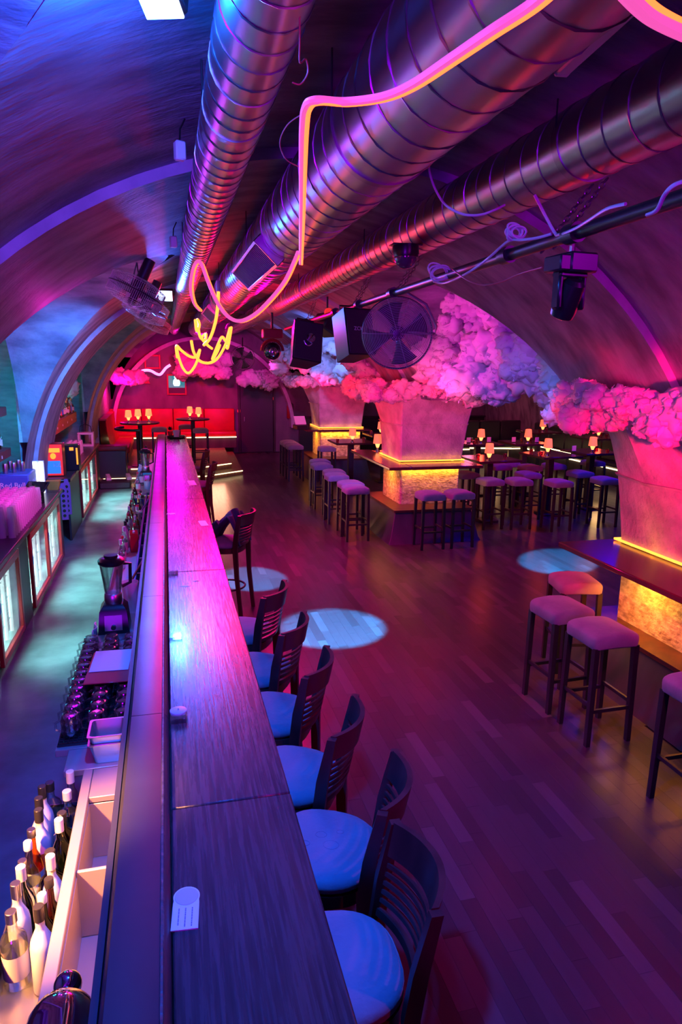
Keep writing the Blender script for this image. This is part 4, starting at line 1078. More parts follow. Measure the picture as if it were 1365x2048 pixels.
# stain rings on the second seat belong to its cushion: faint, modelled as thin rings
g = G()
for (x, y, r) in ((-.02, .03, .022), (.03, -.02, .03), (-.07, -.03, .018), (.05, .06, .014)):
    g.tube([(x+r*math.cos(a), y+r*.8*math.sin(a), .8035) for a in (2*PI*i/16 for i in range(16))], .0012, 4, closed=True)
c2 = [o for o in bpy.data.objects if o.get('label', '').startswith('second bar chair')][0]
g.build('seat_stain', M['ink'], c2)
jk = thing('jacket', 'dark blue jacket draped over the lone bar chair', 'jacket', cj.location, cj.rotation_euler.z)
def jf(u, v):
    y = (u-.5)*.36; s = v*2-1
    z = 1.10-.30*abs(s)**1.2-.02*math.sin(u*9)-.03*(abs(u-.5)*2)**2
    x = .16+.10*s-.02*math.sin(u*14+v*5)-(.12*abs(s) if s < 0 else 0)
    return (x-.05, y, z)
g = G(); g.grid(jf, 18, 16); o = g.build('jacket_body', M['jacket'], jk, ang=80)
md = o.modifiers.new('solid', 'SOLIDIFY'); md.thickness = .014
for s in (-1, 1):
    g = G(); g.tube([(.0, s*.15, 1.0), (-.10, s*.17, .92), (-.15, s*.14, .84)], [.045, .042, .034], 10); g.build('sleeve', M['jacket'], jk)

# ================================================================== STOOLS
def make_stool(name, fab):
    t = thing(name, '', 'stool'); H = .83
    g = G(); secs = []
    def ring(z, k, drop, n=56):
        out = []
        for i in range(n):
            a = 2*PI*i/n; c, s = math.cos(a), math.sin(a); e = 2/9.0
            x = math.copysign(abs(c)**e, c)*.186*k; y = math.copysign(abs(s)**e, s)*.186*k
            out.append((x, y, z-drop*(x/.186)**2-.010*(abs(x*y)/.0346)**2*(z < H-.08)))
        return out
    for z, k, d in ((H-.10, .97, .004), (H-.095, .985, .004), (H-.05, 1.0, .016), (H-.022, .995, .024), (H-.010, .975, .025), (H-.003, .94, .025), (H+.002, .8, .022), (H+.005, .45, .02), (H+.006, .05, .02)):
        secs.append(ring(z, k, d))
    g.loft(secs); g.build('seat_cushion', M[fab], t, ang=60)
    for sx in (-1, 1):
        for sy in (-1, 1):
            g = G(); P = ((.158, H-.10, .02), (.166, 0, .0165))
            g.loft([[(sx*p+dx, sy*p+dy, z) for dx, dy in ((-w, -w), (w, -w), (w, w), (-w, w))] for p, z, w in P][::-1]); g.build('leg', M['blackwood'], t)
    for k, (z, ax) in enumerate(((.26, 0), (.26, 0), (.19, 1), (.19, 1))):
        s = -1 if k % 2 else 1; g = G()
        if ax == 0: g.box((0, s*.163, z), (.31, .018, .026))
        else: g.box((s*.163, 0, z+.11), (.018, .31, .026))
        g.build('stretcher', M['blackwood'], t)
    return t
ST = Proto(make_stool('square_stool', 'suede')); SB = Proto(make_stool('square_stool', 'velvet'))
GR = 'square cushioned bar stools'
ST.put((2.935, 3.96, 0), .02, 'mauve suede stool in the middle of the three at the nearest counter', GR)
ST.put((2.91, 4.44, 0), .05, 'mauve suede stool behind the middle one at the nearest counter', GR)
p = onz(1186, 1150, .83); ST.put((p.x-.17, p.y, 0), -.2, 'suede stool in the blue light pool at the tip of the nearest counter', GR)
ST.put((2.985, 3.02, 0), .0, 'suede stool nearest the viewer, cut by the right edge of the frame', GR)
for i, (x, y, lab) in enumerate(((2.72, 9.80, 'front stool of the row along the middle pillar counter'), (2.76, 10.22, 'second stool from the front in the row along the middle pillar counter'), (2.72, 11.0, 'third stool from the front in the row along the middle pillar counter'), (2.78, 11.42, 'fourth stool from the front in the row along the middle pillar counter'), (2.74, 12.25, 'fifth stool from the front in the row along the middle pillar counter'), (2.82, 12.75, 'last stool of the row along the middle pillar counter'))):
    SB.put((x, y, 0), rnd.uniform(-.05, .05), lab, GR)
for x, y, lab in ((2.80, 15.35, 'front stool of the three left of the farthest pillar'), (2.80, 15.78, 'middle stool of the three left of the farthest pillar'), (2.80, 16.2, 'rear stool of the three left of the farthest pillar')):
    ST.put((x, y, 0), 0, lab, GR)
SB.put((3.66, 9.12, 0), .0, 'left one of two stools pressed against the front of the middle pillar plinth', GR)
SB.put((4.12, 9.13, 0), .03, 'right one of two stools pressed against the front of the middle pillar plinth', GR)

# ================================================================== TABLES AND STOOLS OF THE SIDE AISLE
for (u, v, rz, lab) in ((984, 957, .05, 'left one of the paired stools before the first aisle table'), (1042, 957, -.05, 'right one of the paired stools before the first aisle table'),
        (1122, 960, .0, 'lone stool in front of the second aisle table, under its lamp'), (1215, 955, 0, 'stool half hidden by the nearest pillar'),
        (936, 944, .1, 'stool tucked against the right face of the middle pillar'), (1003, 928, 0, 'stool behind the first aisle table, right of the pillar stool'),
        (1060, 944, 0, 'stool behind and between the first and second aisle tables'), (1064, 930, 0, 'stool farther back than the one between the two front aisle tables'),
        (1165, 942, .05, 'stool behind the second aisle table post, violet lit'), (1112, 927, .0, 'stool seen under the second lamp, farther back'),
        (1020, 922, 0, 'stool behind the first aisle lamp, beneath the warm light strip'), (1190, 921, 0, 'stool beside the nearest pillar edge, farther back'),
        (655, 893, 0, 'stool at the small table in front of the farthest pillar')):
    p = onz(u, v, .83); SB.put((p.x, p.y+.05, 0), rz, lab, GR)
def make_table(w=.80, d=.80, H=1.10):
    t = thing('high_table', '', 'table')
    g = G(); g.cbox((0, 0, H-.02), (w, d, .04), .006); g.build('table_top', M['table'], t)
    g = G(); g.cbox((0, 0, H/2-.02), (.11, .11, H-.04), .006); g.build('table_post', M['blackwood'], t)
    g = G(); g.cbox((0, 0, .02), (.32, .32, .04), .01); g.build('base_plate', M['blackwood'], t)
    return t
TB = Proto(make_table())
TG = 'high tables of the side aisle'
TBL = [((5.28, 10.55), 'first aisle table, right of the middle pillar'), ((6.62, 10.85), 'second aisle table, in front of the lit wall strip'), ((7.65, 11.15), 'third aisle table, partly hidden by the nearest pillar'),
       ((6.15, 12.85), 'aisle table behind the first one, holding candle glasses'), ((7.15, 12.75), 'aisle table behind the second one, holding candle glasses'), ((8.75, 14.95), 'most distant aisle table, by the dark wall seats'),
       ((9.3, 13.45), 'aisle table at the right wall, seen past the pillar edge'), ((3.62, 13.45), 'square table between the middle and farthest pillars'), ((4.75, 14.75), 'table in shadow behind the middle pillar')]
for (x, y), lab in TBL: TB.put((x, y, 0), .06 if y < 11.5 else 0, lab, TG)
def make_lamp(name, shade):
    t = thing(name, '', 'lamp')
    g = G(); g.lathe([(.045, 0), (.045, .012), (.016, .02), (.016, .05), (.02, .055)], 16); g.build('base', M['chrome'], t)
    g = G(); g.lathe([(.02, .055), (.028, .075), (.042, .115), (.046, .128), (.02, .13)], 16); g.build('glowing_stem', M['bulb'], t)
    g = G(); g.lathe([(.078, .128), (.076, .15), (.062, .275), (.058, .285), (.001, .287)], 24); g.build('lamp_shade', M[shade], t)
    return t
LR = Proto(make_lamp('table_lamp', 'lampshade')); LW = Proto(make_lamp('table_lamp', 'lampshade2'))
def lampglow(p, power=3.0, c=(1.0, .05, .02)): light('lamp_glow', 'POINT', (p[0], p[1]-.02, p[2]+.36), c, power, .05)
LG = 'table lamps with glowing shades'
for (x, y), lab in (((5.10, 10.2), 'on the first aisle table'), ((6.5, 10.75), 'on the second aisle table'), ((7.5, 10.9), 'on the third aisle table, near the pillar edge'), ((6.11, 12.62), 'behind and left of the first aisle lamp'),
        ((7.09, 12.5), 'behind and left of the second aisle lamp'), ((8.74, 14.75), 'smallest and highest in the aisle, below the pillar ring'), ((9.27, 13.3), 'half hidden behind the edge of the nearest pillar'),
        ((3.60, 13.25), 'on the square table before the farthest pillar'), ((4.62, 14.6), 'peeping out left of the middle pillar')):
    LR.put((x, y, 1.10), 0, 'glowing orange table lamp '+lab, LG); lampglow((x, y, 1.10), 5.0)
p = onz(745, 897, 1.15); LR.put((p.x, min(p.y, 11.4), 1.15), 0, 'glowing orange table lamp on the counter wing of the middle pillar', LG); lampglow((p.x, 11.4, 1.15), 5.0)
def make_candle():
    t = thing('candle_glass', '', 'candle holder')
    g = G(); g.lathe([(.028, 0), (.036, .065), (.033, .065), (.026, .008)], 14); g.build('red_glass', M['redglass'], t)
    return t
CN = Proto(make_candle())
q = random.Random(11); LXY = [(5.10, 10.2), (6.5, 10.75), (7.5, 10.9), (6.11, 12.62), (7.09, 12.5), (8.74, 14.75), (9.27, 13.3), (3.60, 13.25), (4.62, 14.6)]
MXY = [(5.9, 12.75), (6.35, 12.75), (6.88, 12.7), (7.35, 12.6), (7.25, 11.1)]
CXY = []
for i, ((x, y), lab) in enumerate(TBL):
    n_ = 3 if i < 5 else 2; mine = []
    for k in range(n_):
        for tries in range(60):
            c = (x+q.uniform(-.33, .33), y+q.uniform(-.33, .33))
            if all(math.hypot(c[0]-a, c[1]-b) > .14 for a, b in LXY+MXY+CXY): break
        CXY.append(c); mine.append(c)
    mine.sort(key=lambda c: px_of((c[0], c[1], 1.12))[0])
    for c, wd in zip(mine, ('leftmost', 'middle', 'rightmost') if n_ == 3 else ('left', 'right')):
        CN.put((c[0], c[1], 1.1005), 0, wd+' small red glass on the '+lab.split(',')[0], 'small glasses on '+lab.split(',')[0])
def make_menu():
    t = thing('menu_holder', '', 'menu holder')
    g = G(); g.cbox((0, 0, .006), (.07, .05, .012), .003); g.build('foot', M['blackplastic'], t)
    g = G(); g.cbox((0, 0, .06), (.10, .006, .10), .002); g.build('card', M['label'], t)
    return t
MN = Proto(make_menu())
for x, y, lab in ((5.9, 12.75, 'small pale card stand on the aisle table behind the first one'), (6.35, 12.75, 'pale card stand right of the lamp on the table behind the first one'), (6.88, 12.7, 'pale card stand left of the lamp on the table behind the second one'), (7.35, 12.6, 'pale card stand right of the lamp on the table behind the second one'), (7.25, 11.1, 'pale card stand on the third aisle table')):
    MN.put((x, y, 1.10), .2, lab, 'card stands on the aisle tables')
# dark wall seats with light strips
for (x0, x1, y0, y1, lab) in ((6.0, 9.9, 17.3, 18.0, 'long black wall bench at the end of the side aisle'), (9.72, 10.03, 12.5, 17.2, 'long black wall bench along the right wall of the aisle')):
    t = thing('wall_bench', lab, 'bench', (0, 0, 0))
    g = G(); g.bx(x0+.05, x1-.05, y0+.05, y1, 0, .40); g.build('bench_base', M['plinth'], t)
    g = G(); g.cbox(((x0+x1)/2, (y0+y1)/2, .47), (x1-x0, y1-y0, .13), .03); g.build('bench_seat', M['dark_sofa'], t)
    if x1-x0 > y1-y0:
        for i in range(6):
            w = (x1-x0)/6; g = G(); g.cbox((x0+w*(i+.5), y1-.06, .82), (w-.01, .12, .60), .03); g.build('back_panel', M['dark_sofa'], t)
        g = G(); g.bx(x0, x1, y0+.005, y0+.03, .37, .395); g.build('led_strip', M['led_warm'], t)
    else:
        for i in range(6):
            w = (y1-y0)/6; g = G(); g.cbox((x1-.06, y0+w*(i+.5), .82), (.12, w-.01, .60), .03); g.build('back_panel', M['dark_sofa'], t)
        g = G(); g.bx(x0+.005, x0+.03, y0, y1, .37, .395); g.build('led_strip', M['led_warm'], t)
for (u0, v0, u1, v1, z, lab) in ((940, 896, 1024, 897, .72, 'warm light strip behind the first aisle lamp'), (1060, 889, 1142, 906, .60, 'warm light strip behind the second aisle lamp')):
    a, b = onz(u0, v0, z), onz(u1, v1, z); t = thing('light_strip', lab, 'light strip', a)
    g = G(); g.cyl((0, 0, 0), b-a, .014, n=8); g.build('glowing_tube', M['led_warm'], t)
    d = (b-a); g = G(); g.cbox(d*.5+Vector((0, .05, -.03)), (d.length, .08, .03), .005, rz=0) if abs(d.y) < .5 else g.cyl(Vector((.02, .04, -.02)), d+Vector((.02, .04, -.02)), .02, n=6); g.build('shelf_rail', M['blackwood'], t)
    g = G()
    for k in (.05, .95): g.box(d*k+Vector((.02, .05, -z/2-.02)), (.05, .05, z-.04))
    g.build('rail_post', M['blackwood'], t)

# ================================================================== STAGE AT THE FAR END
st = thing('stage_platform', 'low two step stage at the far end with glowing step edges', 'stage', (0, 0, 0))
low = [(-1.42, 15.75), (.80, 15.75), (1.72, 16.45), (1.85, 20.6), (-1.55, 20.6), (-1.55, 15.75)]
up = [(-.85, 16.2), (.74, 16.2), (1.48, 16.75), (1.60, 20.6), (-1.55, 20.6), (-1.55, 16.2)]
g = G(); g.prism(low, 0, .10); g.build('lower_step', M['stagewood'], st)
g = G(); g.prism(up, .10, .24); g.build('upper_step', M['stagewood'], st)
def strip(P, z, y, nm):
    g = G(); g.tube([(x, yy-.012, z) for x, yy in P], .011, 6); g.build(nm, M['led_warm'], st)
strip([(-1.42, 15.75), (.80, 15.75), (1.72, 16.45)], .085, 0, 'lower_led_strip')
strip([(-.85, 16.2), (.74, 16.2), (1.48, 16.75)], .225, 0, 'upper_led_strip')
sofa = thing('wall_sofa', 'long bright red wall sofa along the back of the stage', 'sofa', (0, 20.1, .2405))
for i in range(4):
    g = G(); g.cbox((-1.15+.88*i, .38, .66), (.87, .16, .86), .03, seg=2); g.build('back_panel', M['red_sofa'], sofa)
    g = G(); g.cbox((-1.15+.88*i, .05, .40), (.87, .62, .13), .03, seg=2); g.build('seat_cushion', M['red_sofa'], sofa)
g = G(); g.bx(-1.57, 1.92, -.2, .44, 0, .33); g.build('sofa_base', M['plinth'], sofa)
g = G(); g.bx(-1.57, 1.92, -.27, -.25, .30, .325); g.build('led_strip', M['led_warm'], sofa)
side = thing('wall_sofa', 'red curved side sofa rising at the left end of the stage', 'sofa', (-1.20, 18.5, .2405))
g = G(); 
def sd(u, v):
    return (-.20+.22*(1-v)**2, -1.5+2.75*u, 1.05*v)
g.grid(sd, 10, 8); g.grid(lambda u, v: (-.34, -1.5+2.75*(1-u), 1.05*v), 10, 8); g.bx(-.34, -.19, -1.5, 1.25, 1.03, 1.07); g.build('back_panel', M['red_sofa'], side)
g = G(); g.cbox((.08, -.1, .30), (.42, 2.5, .14), .03); g.build('seat_cushion', M['red_sofa'], side)
g = G(); g.bx(-.3, .25, -1.35, 1.1, 0, .23); g.build('sofa_base', M['plinth'], side)
bb = thing('bench_block', 'black boxy bench block with a dark red padded top beside the far fridge', 'bench', (-1.22, 15.975, .1005))
g = G(); g.cbox((0, 0, .30), (.60, .42, .60), .01); g.build('block_body', M['cabinet'], bb)
g = G(); g.cbox((0, 0, .65), (.64, .44, .10), .025, seg=2); g.build('padded_top', M['red_dark'], bb)
def round_table(x, y, r, label, H=1.02, z=.24):
    t = thing('round_high_table', label, 'table', (x, y, z))
    g = G(); g.lathe([(r-.01, H-.035), (r, H-.025), (r, H-.008), (r-.008, H), (.001, H)], 36); g.build('table_top', M['table'], t)
    g = G(); g.cyl((0, 0, .03), (0, 0, H-.035), .05, n=14); g.build('table_post', M['blackmetal'], t)
    g = G(); g.lathe([(.24, 0), (.24, .015), (.06, .03)], 24); g.build('base_plate', M['blackmetal'], t)
    return t
round_table(-.62, 16.6, .45, 'dark round high table at the left of the stage, holding three lamps')
g = G(); g.tube([(.55*math.cos(a), .50*math.sin(a), 0) for a in np.linspace(PI*.75, PI*1.5, 14)], .03, 8)
rail = tag(g.build('curved_rail', M['blackmetal'], loc=(-.62, 16.55, 1.12), ang=60), 'curved black rail below the round stage table', 'rail')
g = G(); g.cyl((-.05, -.5, -1.0), (-.05, -.5, 0), .025, n=8); g.build('rail_post', M['blackmetal'], rail)
round_table(.62, 17.6, .42, 'dark round high table at the right of the stage, before the red sofa')
for i, (u, v, lab) in enumerate(((262, 862, 'leftmost of the three lamps on the left stage table'), (278, 855, 'middle of the three lamps on the left stage table'), (293, 847, 'rightmost and highest of the three lamps on the left stage table'), (405, 855, 'left one of two lamps on the right stage table'), (420, 864, 'right one of two lamps on the right stage table'))):
    p = (( -.86, 16.45), (-.66, 16.75), (-.42, 16.85), (.56, 17.75), (.76, 17.4))[i]
    LW.put((p[0], p[1], 1.26), 0, 'warm glowing table lamp, '+lab, 'table lamps on the stage tables', 1.0); lampglow((p[0], p[1], 1.26), 2.5, (1, .25, .06))
for i, (x, y, lab) in enumerate(((.78, 17.0, 'red lit stool in front of the right stage table'), (.46, 18.1, 'stool behind the right stage table'), (-.2, 17.4, 'dark stool between the stage tables'))):
    s = ST.put((x, y, .24), 0, lab, GR)
# pictures, screen, signs on the back wall
def frame(u0, v0, u1, v1, label, inner, fr='frame_red', y=END-.03, name='picture_frame'):
    a, b = ony(u0, v0, y), ony(u1, v1, y); c = (a+b)/2; W, H = abs(b.x-a.x), abs(a.z-b.z)
    t = thing(name, label, 'picture' if name == 'picture_frame' else 'screen', (c.x, y, c.z)); f = .05
    for s in (-1, 1):
        g = G(); g.cbox((s*(W-f)/2, 0, 0), (f, .05, H), .008); g.build('frame_bar', M[fr], t)
        g = G(); g.cbox((0, 0, s*(H-f)/2), (W-2*f, .05, f), .008); g.build('frame_bar', M[fr], t)
    g = G(); g.bx(-W/2+f, W/2-f, .0, .01, -H/2+f, H/2-f); g.build('panel', M[inner], t)
    return t, W, H
frame(288, 709, 322, 738, 'square dark picture in a thin red frame above the neon wave', 'backwall')
t, W, H = frame(333, 748, 374, 790, 'framed screen showing a glowing teal figure, below the pink cloud', 'cabinet', 'frame_red', END-.03, 'wall_screen')
pn = [c for c in kids(t) if c.name.startswith('panel')][0]
g = G(); g.bx(-W*.42, W*.42, -.012, -.002, -H*.15, H*.42); g.build('lit_picture', M['screen'], pn)
g = G(); g.lathe([(.07, -.1), (.10, -.04), (.09, .06), (.05, .12), (.07, .16), (.03, .2), (.002, .21)], 14, Matrix.Translation((0, -.02, .06)) @ Matrix.Diagonal((1, .06, 1, 1))); g.build('bright_figure', M['screen_fig'], pn)
t = thing('wall_sign', 'red triangular plaque on the back wall under the neon wave', 'sign', ony(286, 760, END-.02))
g = G(); g.prism([(-.2, -.1), (.2, -.1), (.08, .12), (-.1, .10)], 0, .03, Matrix.Rotation(PI/2, 4, 'X')); g.build('plaque', M['frame_red'], t)
for u, v, lab in ((481, 822, 'small red glowing sign plate on the dark back wall'), (543, 797, 'small red glowing sign beside the door, above the extinguisher')):
    g = G(); g.cbox((0, 0, 0), (.16, .03, .08), .006); o = g.build('exit_sign', M['exit'], loc=ony(u, v, END-.02)); tag(o, lab, 'sign')
t = thing('fire_extinguisher', 'red fire extinguisher on the back wall by the dark door', 'extinguisher', ony(579, 820, END-.14)-Vector((0, 0, .25)))
g = G(); g.lathe([(.07, 0), (.08, .02), (.08, .36), (.06, .42), (.025, .45), (.025, .48)], 18); g.build('cylinder', M['redpaint'], t)
g = G(); g.cbox((0, -.02, .50), (.03, .12, .04), .006); g.build('handle', M['blackplastic'], t)
g = G(); g.tube([(.02, 0, .48), (.11, -.02, .42), (.10, -.02, .2)], .012, 8); g.build('hose', M['blackplastic'], t)
# reception desk dressing left of far pillar: laptop-like lit box
t = thing('till_stand', 'small till with a pale lit lid at the left of the farthest pillar', 'till', (2.98, 15.6, 1.15), .2)
g = G(); g.cbox((0, 0, .05), (.26, .3, .1), .01); g.build('till_body', M['blackplastic'], t)
g = G(); g.box((0, 0, 0), (.27, .02, .22), Matrix.Translation((0, .02, .2)) @ Matrix.Rotation(-.6, 4, 'X')); g.build('till_lid', M['white'], t)

# ================================================================== BACK BAR (left wall)
FX = -1.42                                          # front edge of the back counter
bc = thing('back_counter', 'long dark back bar counter with glass fridges under it', 'counter', (0, 0, 0))
for a, b, xb in ((2.5, 3.6, -2.3), (3.605, 5.35, -1.86), (5.36, 7.4, -2.3), (7.4, 9.44, -2.3), (9.45, 9.75, -1.80), (10.55, 11.19, -1.78), (11.22, 13.2, -2.2), (13.2, 15.28, -2.2)):
    g = G(); g.cbox(((xb+FX)/2, (a+b)/2, .915), (FX-xb, b-a-.004, .04), .006); g.build('counter_board', M['counter'], bc)
    g = G(); g.bx(FX-.012, FX+.006, a+.002, b-.002, .885, .925); g.build('edge_strip', M['darkwood'], bc)
for a, b in ((2.5, 5.85), (6.85, 7.35), (9.6, 9.75), (10.55, 11.8), (14.55, 15.28)):
    g = G(); g.cbox((FX-.04, (a+b)/2, .44), (.03, b-a, .88), .004); g.build('front_panel', M['cabinet'], bc)
def fridge(y0, y1, doors, label):
    t = thing('glass_fridge', label, 'fridge', (0, 0, 0)); x0, x1 = -1.98, FX-.015; z0, z1 = .06, .87
    g = G(); g.bx(x0, x0+.03, y0, y1, z0, z1); g.bx(x0, x1-.03, y0, y0+.03, z0, z1); g.bx(x0, x1-.03, y1-.03, y1, z0, z1); g.bx(x0, x1-.03, y0, y1, z0, z0+.04); g.bx(x0, x1-.03, y0, y1, z1-.03, z1)
    g.build('cabinet_liner', M['fridge_in'], t)
    W = (y1-y0)/doors
    for d in range(doors):
        a, b = y0+W*d, y0+W*(d+1); f = .055
        g = G()
        for (ya, yb, za, zb) in ((a+.002, a+f, z0, z1), (b-f, b-.002, z0, z1), (a+f, b-f, z0, z0+f), (a+f, b-f, z1-f-.02, z1)): g.cbox((x1, (ya+yb)/2, (za+zb)/2), (.035, yb-ya, zb-za), .005)
        dr_ = g.build('door', M['redpaint'], t)
        g = G(); g.box((x1-.002, (a+b)/2, (z0+z1)/2), (.006, W-2*f, z1-z0-2*f)); g.build('door_pane', M['glass_pane'], dr_)
        g = G(); g.cbox((x1+.019, a+f*.5, .58), (.004, .04, .09), .001); g.build('door_tag', M['bluelabel'], dr_)
        g = G(); g.lathe([(.018, 0), (.018, .01), (.001, .012)], 14, Matrix.Translation((x1, b-f*.8, z1))); g.build('lock', M['chrome'], dr_)
        for k in (.28, .52, .76):
            g = G(); g.cyl((x1-.055, a+W*k, z0+.07), (x1-.055, a+W*k, z1-.09), .017, n=8); g.build('led_tube', M['led_white'], t)
        g = G()
        for z in (.27, .48, .68):
            for k in range(5): g.cyl((x1-.06-.09*k, a+.04, z), (x1-.06-.09*k, b-.04, z), .004, n=4)
            for k in range(18): g.cyl((x1-.05, a+.05+(W-.1)*k/17, z), (x0+.05, a+.05+(W-.1)*k/17, z), .0025, n=4)
        g.build('wire_shelf', M['greymetal'], t)
        g = G()
        for k in range(22): g.cyl((x1-.09, a+.05+(W-.1)*.45, z0+.07+(z1-z0-.14)*k/21), (x1-.09, b-.06, z0+.07+(z1-z0-.14)*k/21), .004, n=4)
        g.build('grille_bars', M['greymetal'], t)
    return t
fridge(5.9, 6.82, 1, 'single door red framed glass fridge glowing white, nearest the viewer')
fridge(7.4, 9.44, 2, 'two door red framed glass fridge glowing white in the middle of the back bar')
fridge(11.85, 14.5, 2, 'two door glass fridge glowing white at the far end of the back bar')
# ---- bottles
def bottle(name, kind, glassm, labelm, capm, label=''):
    t = thing(name, label, 'bottle')
    if kind == 'wine': P = [(.034, 0), (.037, .004), (.037, .165), (.033, .19), (.018, .225), (.0145, .235), (.0145, .295), (.016, .297), (.016, .308), (.012, .309)]; cz = (.262, .312, .0165); lz = (.05, .14, .0376)
    elif kind == 'square': P = [(.038, 0), (.041, .004), (.041, .17), (.036, .185), (.017, .205), (.0155, .215), (.0155, .26), (.012, .262)]; cz = (.238, .275, .018); lz = (.04, .13, .0416)
    elif kind == 'round': P = [(.045, 0), (.052, .006), (.056, .06), (.054, .11), (.042, .145), (.02, .17), (.0155, .18), (.0155, .25), (.012, .252)]; cz = (.225, .262, .0185); lz = (.035, .10, .0575)
    else: P = [(.030, 0), (.033, .003), (.033, .13), (.026, .16), (.014, .19), (.0125, .26), (.0145, .262), (.0145, .275), (.011, .276)]; cz = (.25, .28, .0155); lz = (.035, .11, .0336)
    g = G(); g.lathe(P, 18); body = g.build('bottle_body', M[glassm], t)
    g = G(); g.lathe([(cz[2], cz[0]), (cz[2], cz[1]), (cz[2]*.9, cz[1]+.002), (.001, cz[1]+.0022)], 16); g.build('cap', M[capm], t)
    if labelm:
        g = G(); g.lathe([(lz[2], lz[0]), (lz[2], lz[1])], 18, cap=False); g.build('label', M[labelm], body)
    return t
BOT = [Proto(bottle('bottle', k, gm, lm, cm)) for k, gm, lm, cm in (('wine', 'glass', 'label', 'capwhite'), ('square', 'glass', 'bluelabel', 'capblack'), ('round', 'glass_amber', 'label', 'gold'), ('slim', 'glass_green', 'redlabel', 'capblack'),
       ('wine', 'frost', None, 'capblack'), ('square', 'glass_amber', 'redlabel', 'capblack'), ('slim', 'glass', 'label', 'redlabel'), ('wine', 'glass_brown', 'label', 'gold'))]
def shelf(x0, x1, y0, y1, z, label, th=.11):
    t = thing('wall_shelf', label, 'shelf', (0, 0, 0))
    g = G(); g.cbox(((x0+x1)/2, (y0+y1)/2, z-th/2), (x1-x0, y1-y0, th), .006); g.build('shelf_board', M['shelfred'], t)
    g = G(); g.bx(x0+.02, x0+.05, y0+.05, y1-.05, z+.002, z+.02); g.build('led_strip', M['led_teal'], t)
    k = 0; y = y0+.25
    while y < y1-.1:
        g = G(); g.box((x1+.002, y, z-th*.55), (.004, .035, .035)); g.build('price_tag', M['paper'], t); y += .62
    return t
q = random.Random(21)
def fill(x0, x1, y0, y1, z, n, group, where, rows=2):
    for r in range(rows):
        for i in range(n):
            y = y1-(y1-y0)*(i+.5)/n+q.uniform(-.012, .012); x = x0+(x1-x0)*(r+.5)/rows
            k = q.choice((0, 1, 3, 4, 5, 6, 7)) if (y1-y0)/n < .13 else q.randrange(8); a = q.uniform(0, 6)
            if px_of((x, y, z))[0] < -12: continue
            BOT[k].put((x, y, z+.0005), a, '%s bottle from the far end, %s row of %s' % (ORD[i], ('back', 'front')[r], where), group, q.uniform(.95, 1.1))
def wx(y): return tap(main_x(.83, -1), y)
sx = -1.955
shelf(-2.48, sx, 5.6, 9.42, 2.05, 'upper teal lit bottle shelf in the near niche')
shelf(-2.48, sx, 5.6, 9.47, 1.53, 'lower teal lit bottle shelf in the near niche')
shelf(-2.48, sx-.01, 5.7, 9.3, 2.68, 'dark board across the top of the near niche, under the pink light', .16)
fill(-2.30, -1.97, 7.5, 9.36, 2.05, 17, 'bottles on the upper shelf of the near niche', 'the upper teal shelf')
fill(-2.30, -1.97, 7.6, 9.4, 1.53, 17, 'bottles on the lower shelf of the near niche', 'the lower teal shelf')
shelf(-2.40, -1.80, 11.5, 15.0, 1.62, 'red fronted bottle shelf in the far niche', .2)
fill(-2.1, -1.80, 11.8, 14.9, 1.62, 22, 'bottles on the red shelf of the far niche', 'the red fronted far shelf')
# lit mirror panel beside the far niche
t = thing('lit_mirror_panel', 'tall white lit panel at the near side of the far niche', 'panel', (-1.83, 11.5, 1.0))
g = G(); g.cbox((0, 0, .40), (.16, .03, .95), .006); g.build('panel_body', M['white'], t)
for i in range(5):
    g = G(); g.cbox((0, -.018, .02+.19*i), (.12, .008, .15), .002); g.build('lit_tile', M['panel_white'], t)
# white glass stacks (pink lit) on the back counter
def make_glass(name='tumbler'):
    t = thing(name, '', 'glass'); g = G(); g.lathe([(.036, .0), (.034, .02), (.029, .105), (.027, .112), (.001, .113)], 14, cap=False); g.lathe([(.0365, 0), (.0365, .004), (.033, .004)], 14, cap=False)
    g.build('glass_body', M['milkglass'], t); return t
TU = Proto(make_glass())
LEV = ('bottom glass', 'second glass', 'third glass', 'top glass')
def stack(x, y, z, n, lab, grp):
    if px_of((x, y, z+.2))[0] < -8: return
    for k in range(n): TU.put((x, y, z+.062*k), 0, (LEV[3] if k == n-1 else LEV[k])+' '+lab, grp)
for i in range(16):
    for j in range(5):
        y = 8.46-.098*i; x = -1.50-.088*j
        stack(x, y, .9355, 4 if i > 2 else 3, 'of pink stack %s from the counter edge, row %s from the cooler' % (ORD[j], ORD[i]), 'stacked glasses on the near back counter')
for i in range(9):
    for j in range(3):
        stack(-1.60-.09*j, 12.1+.2*i, .9355, 3, 'of red stack %s from the edge, row %s from the display box' % (ORD[j], ORD[i]), 'stacked glasses on the far back counter')
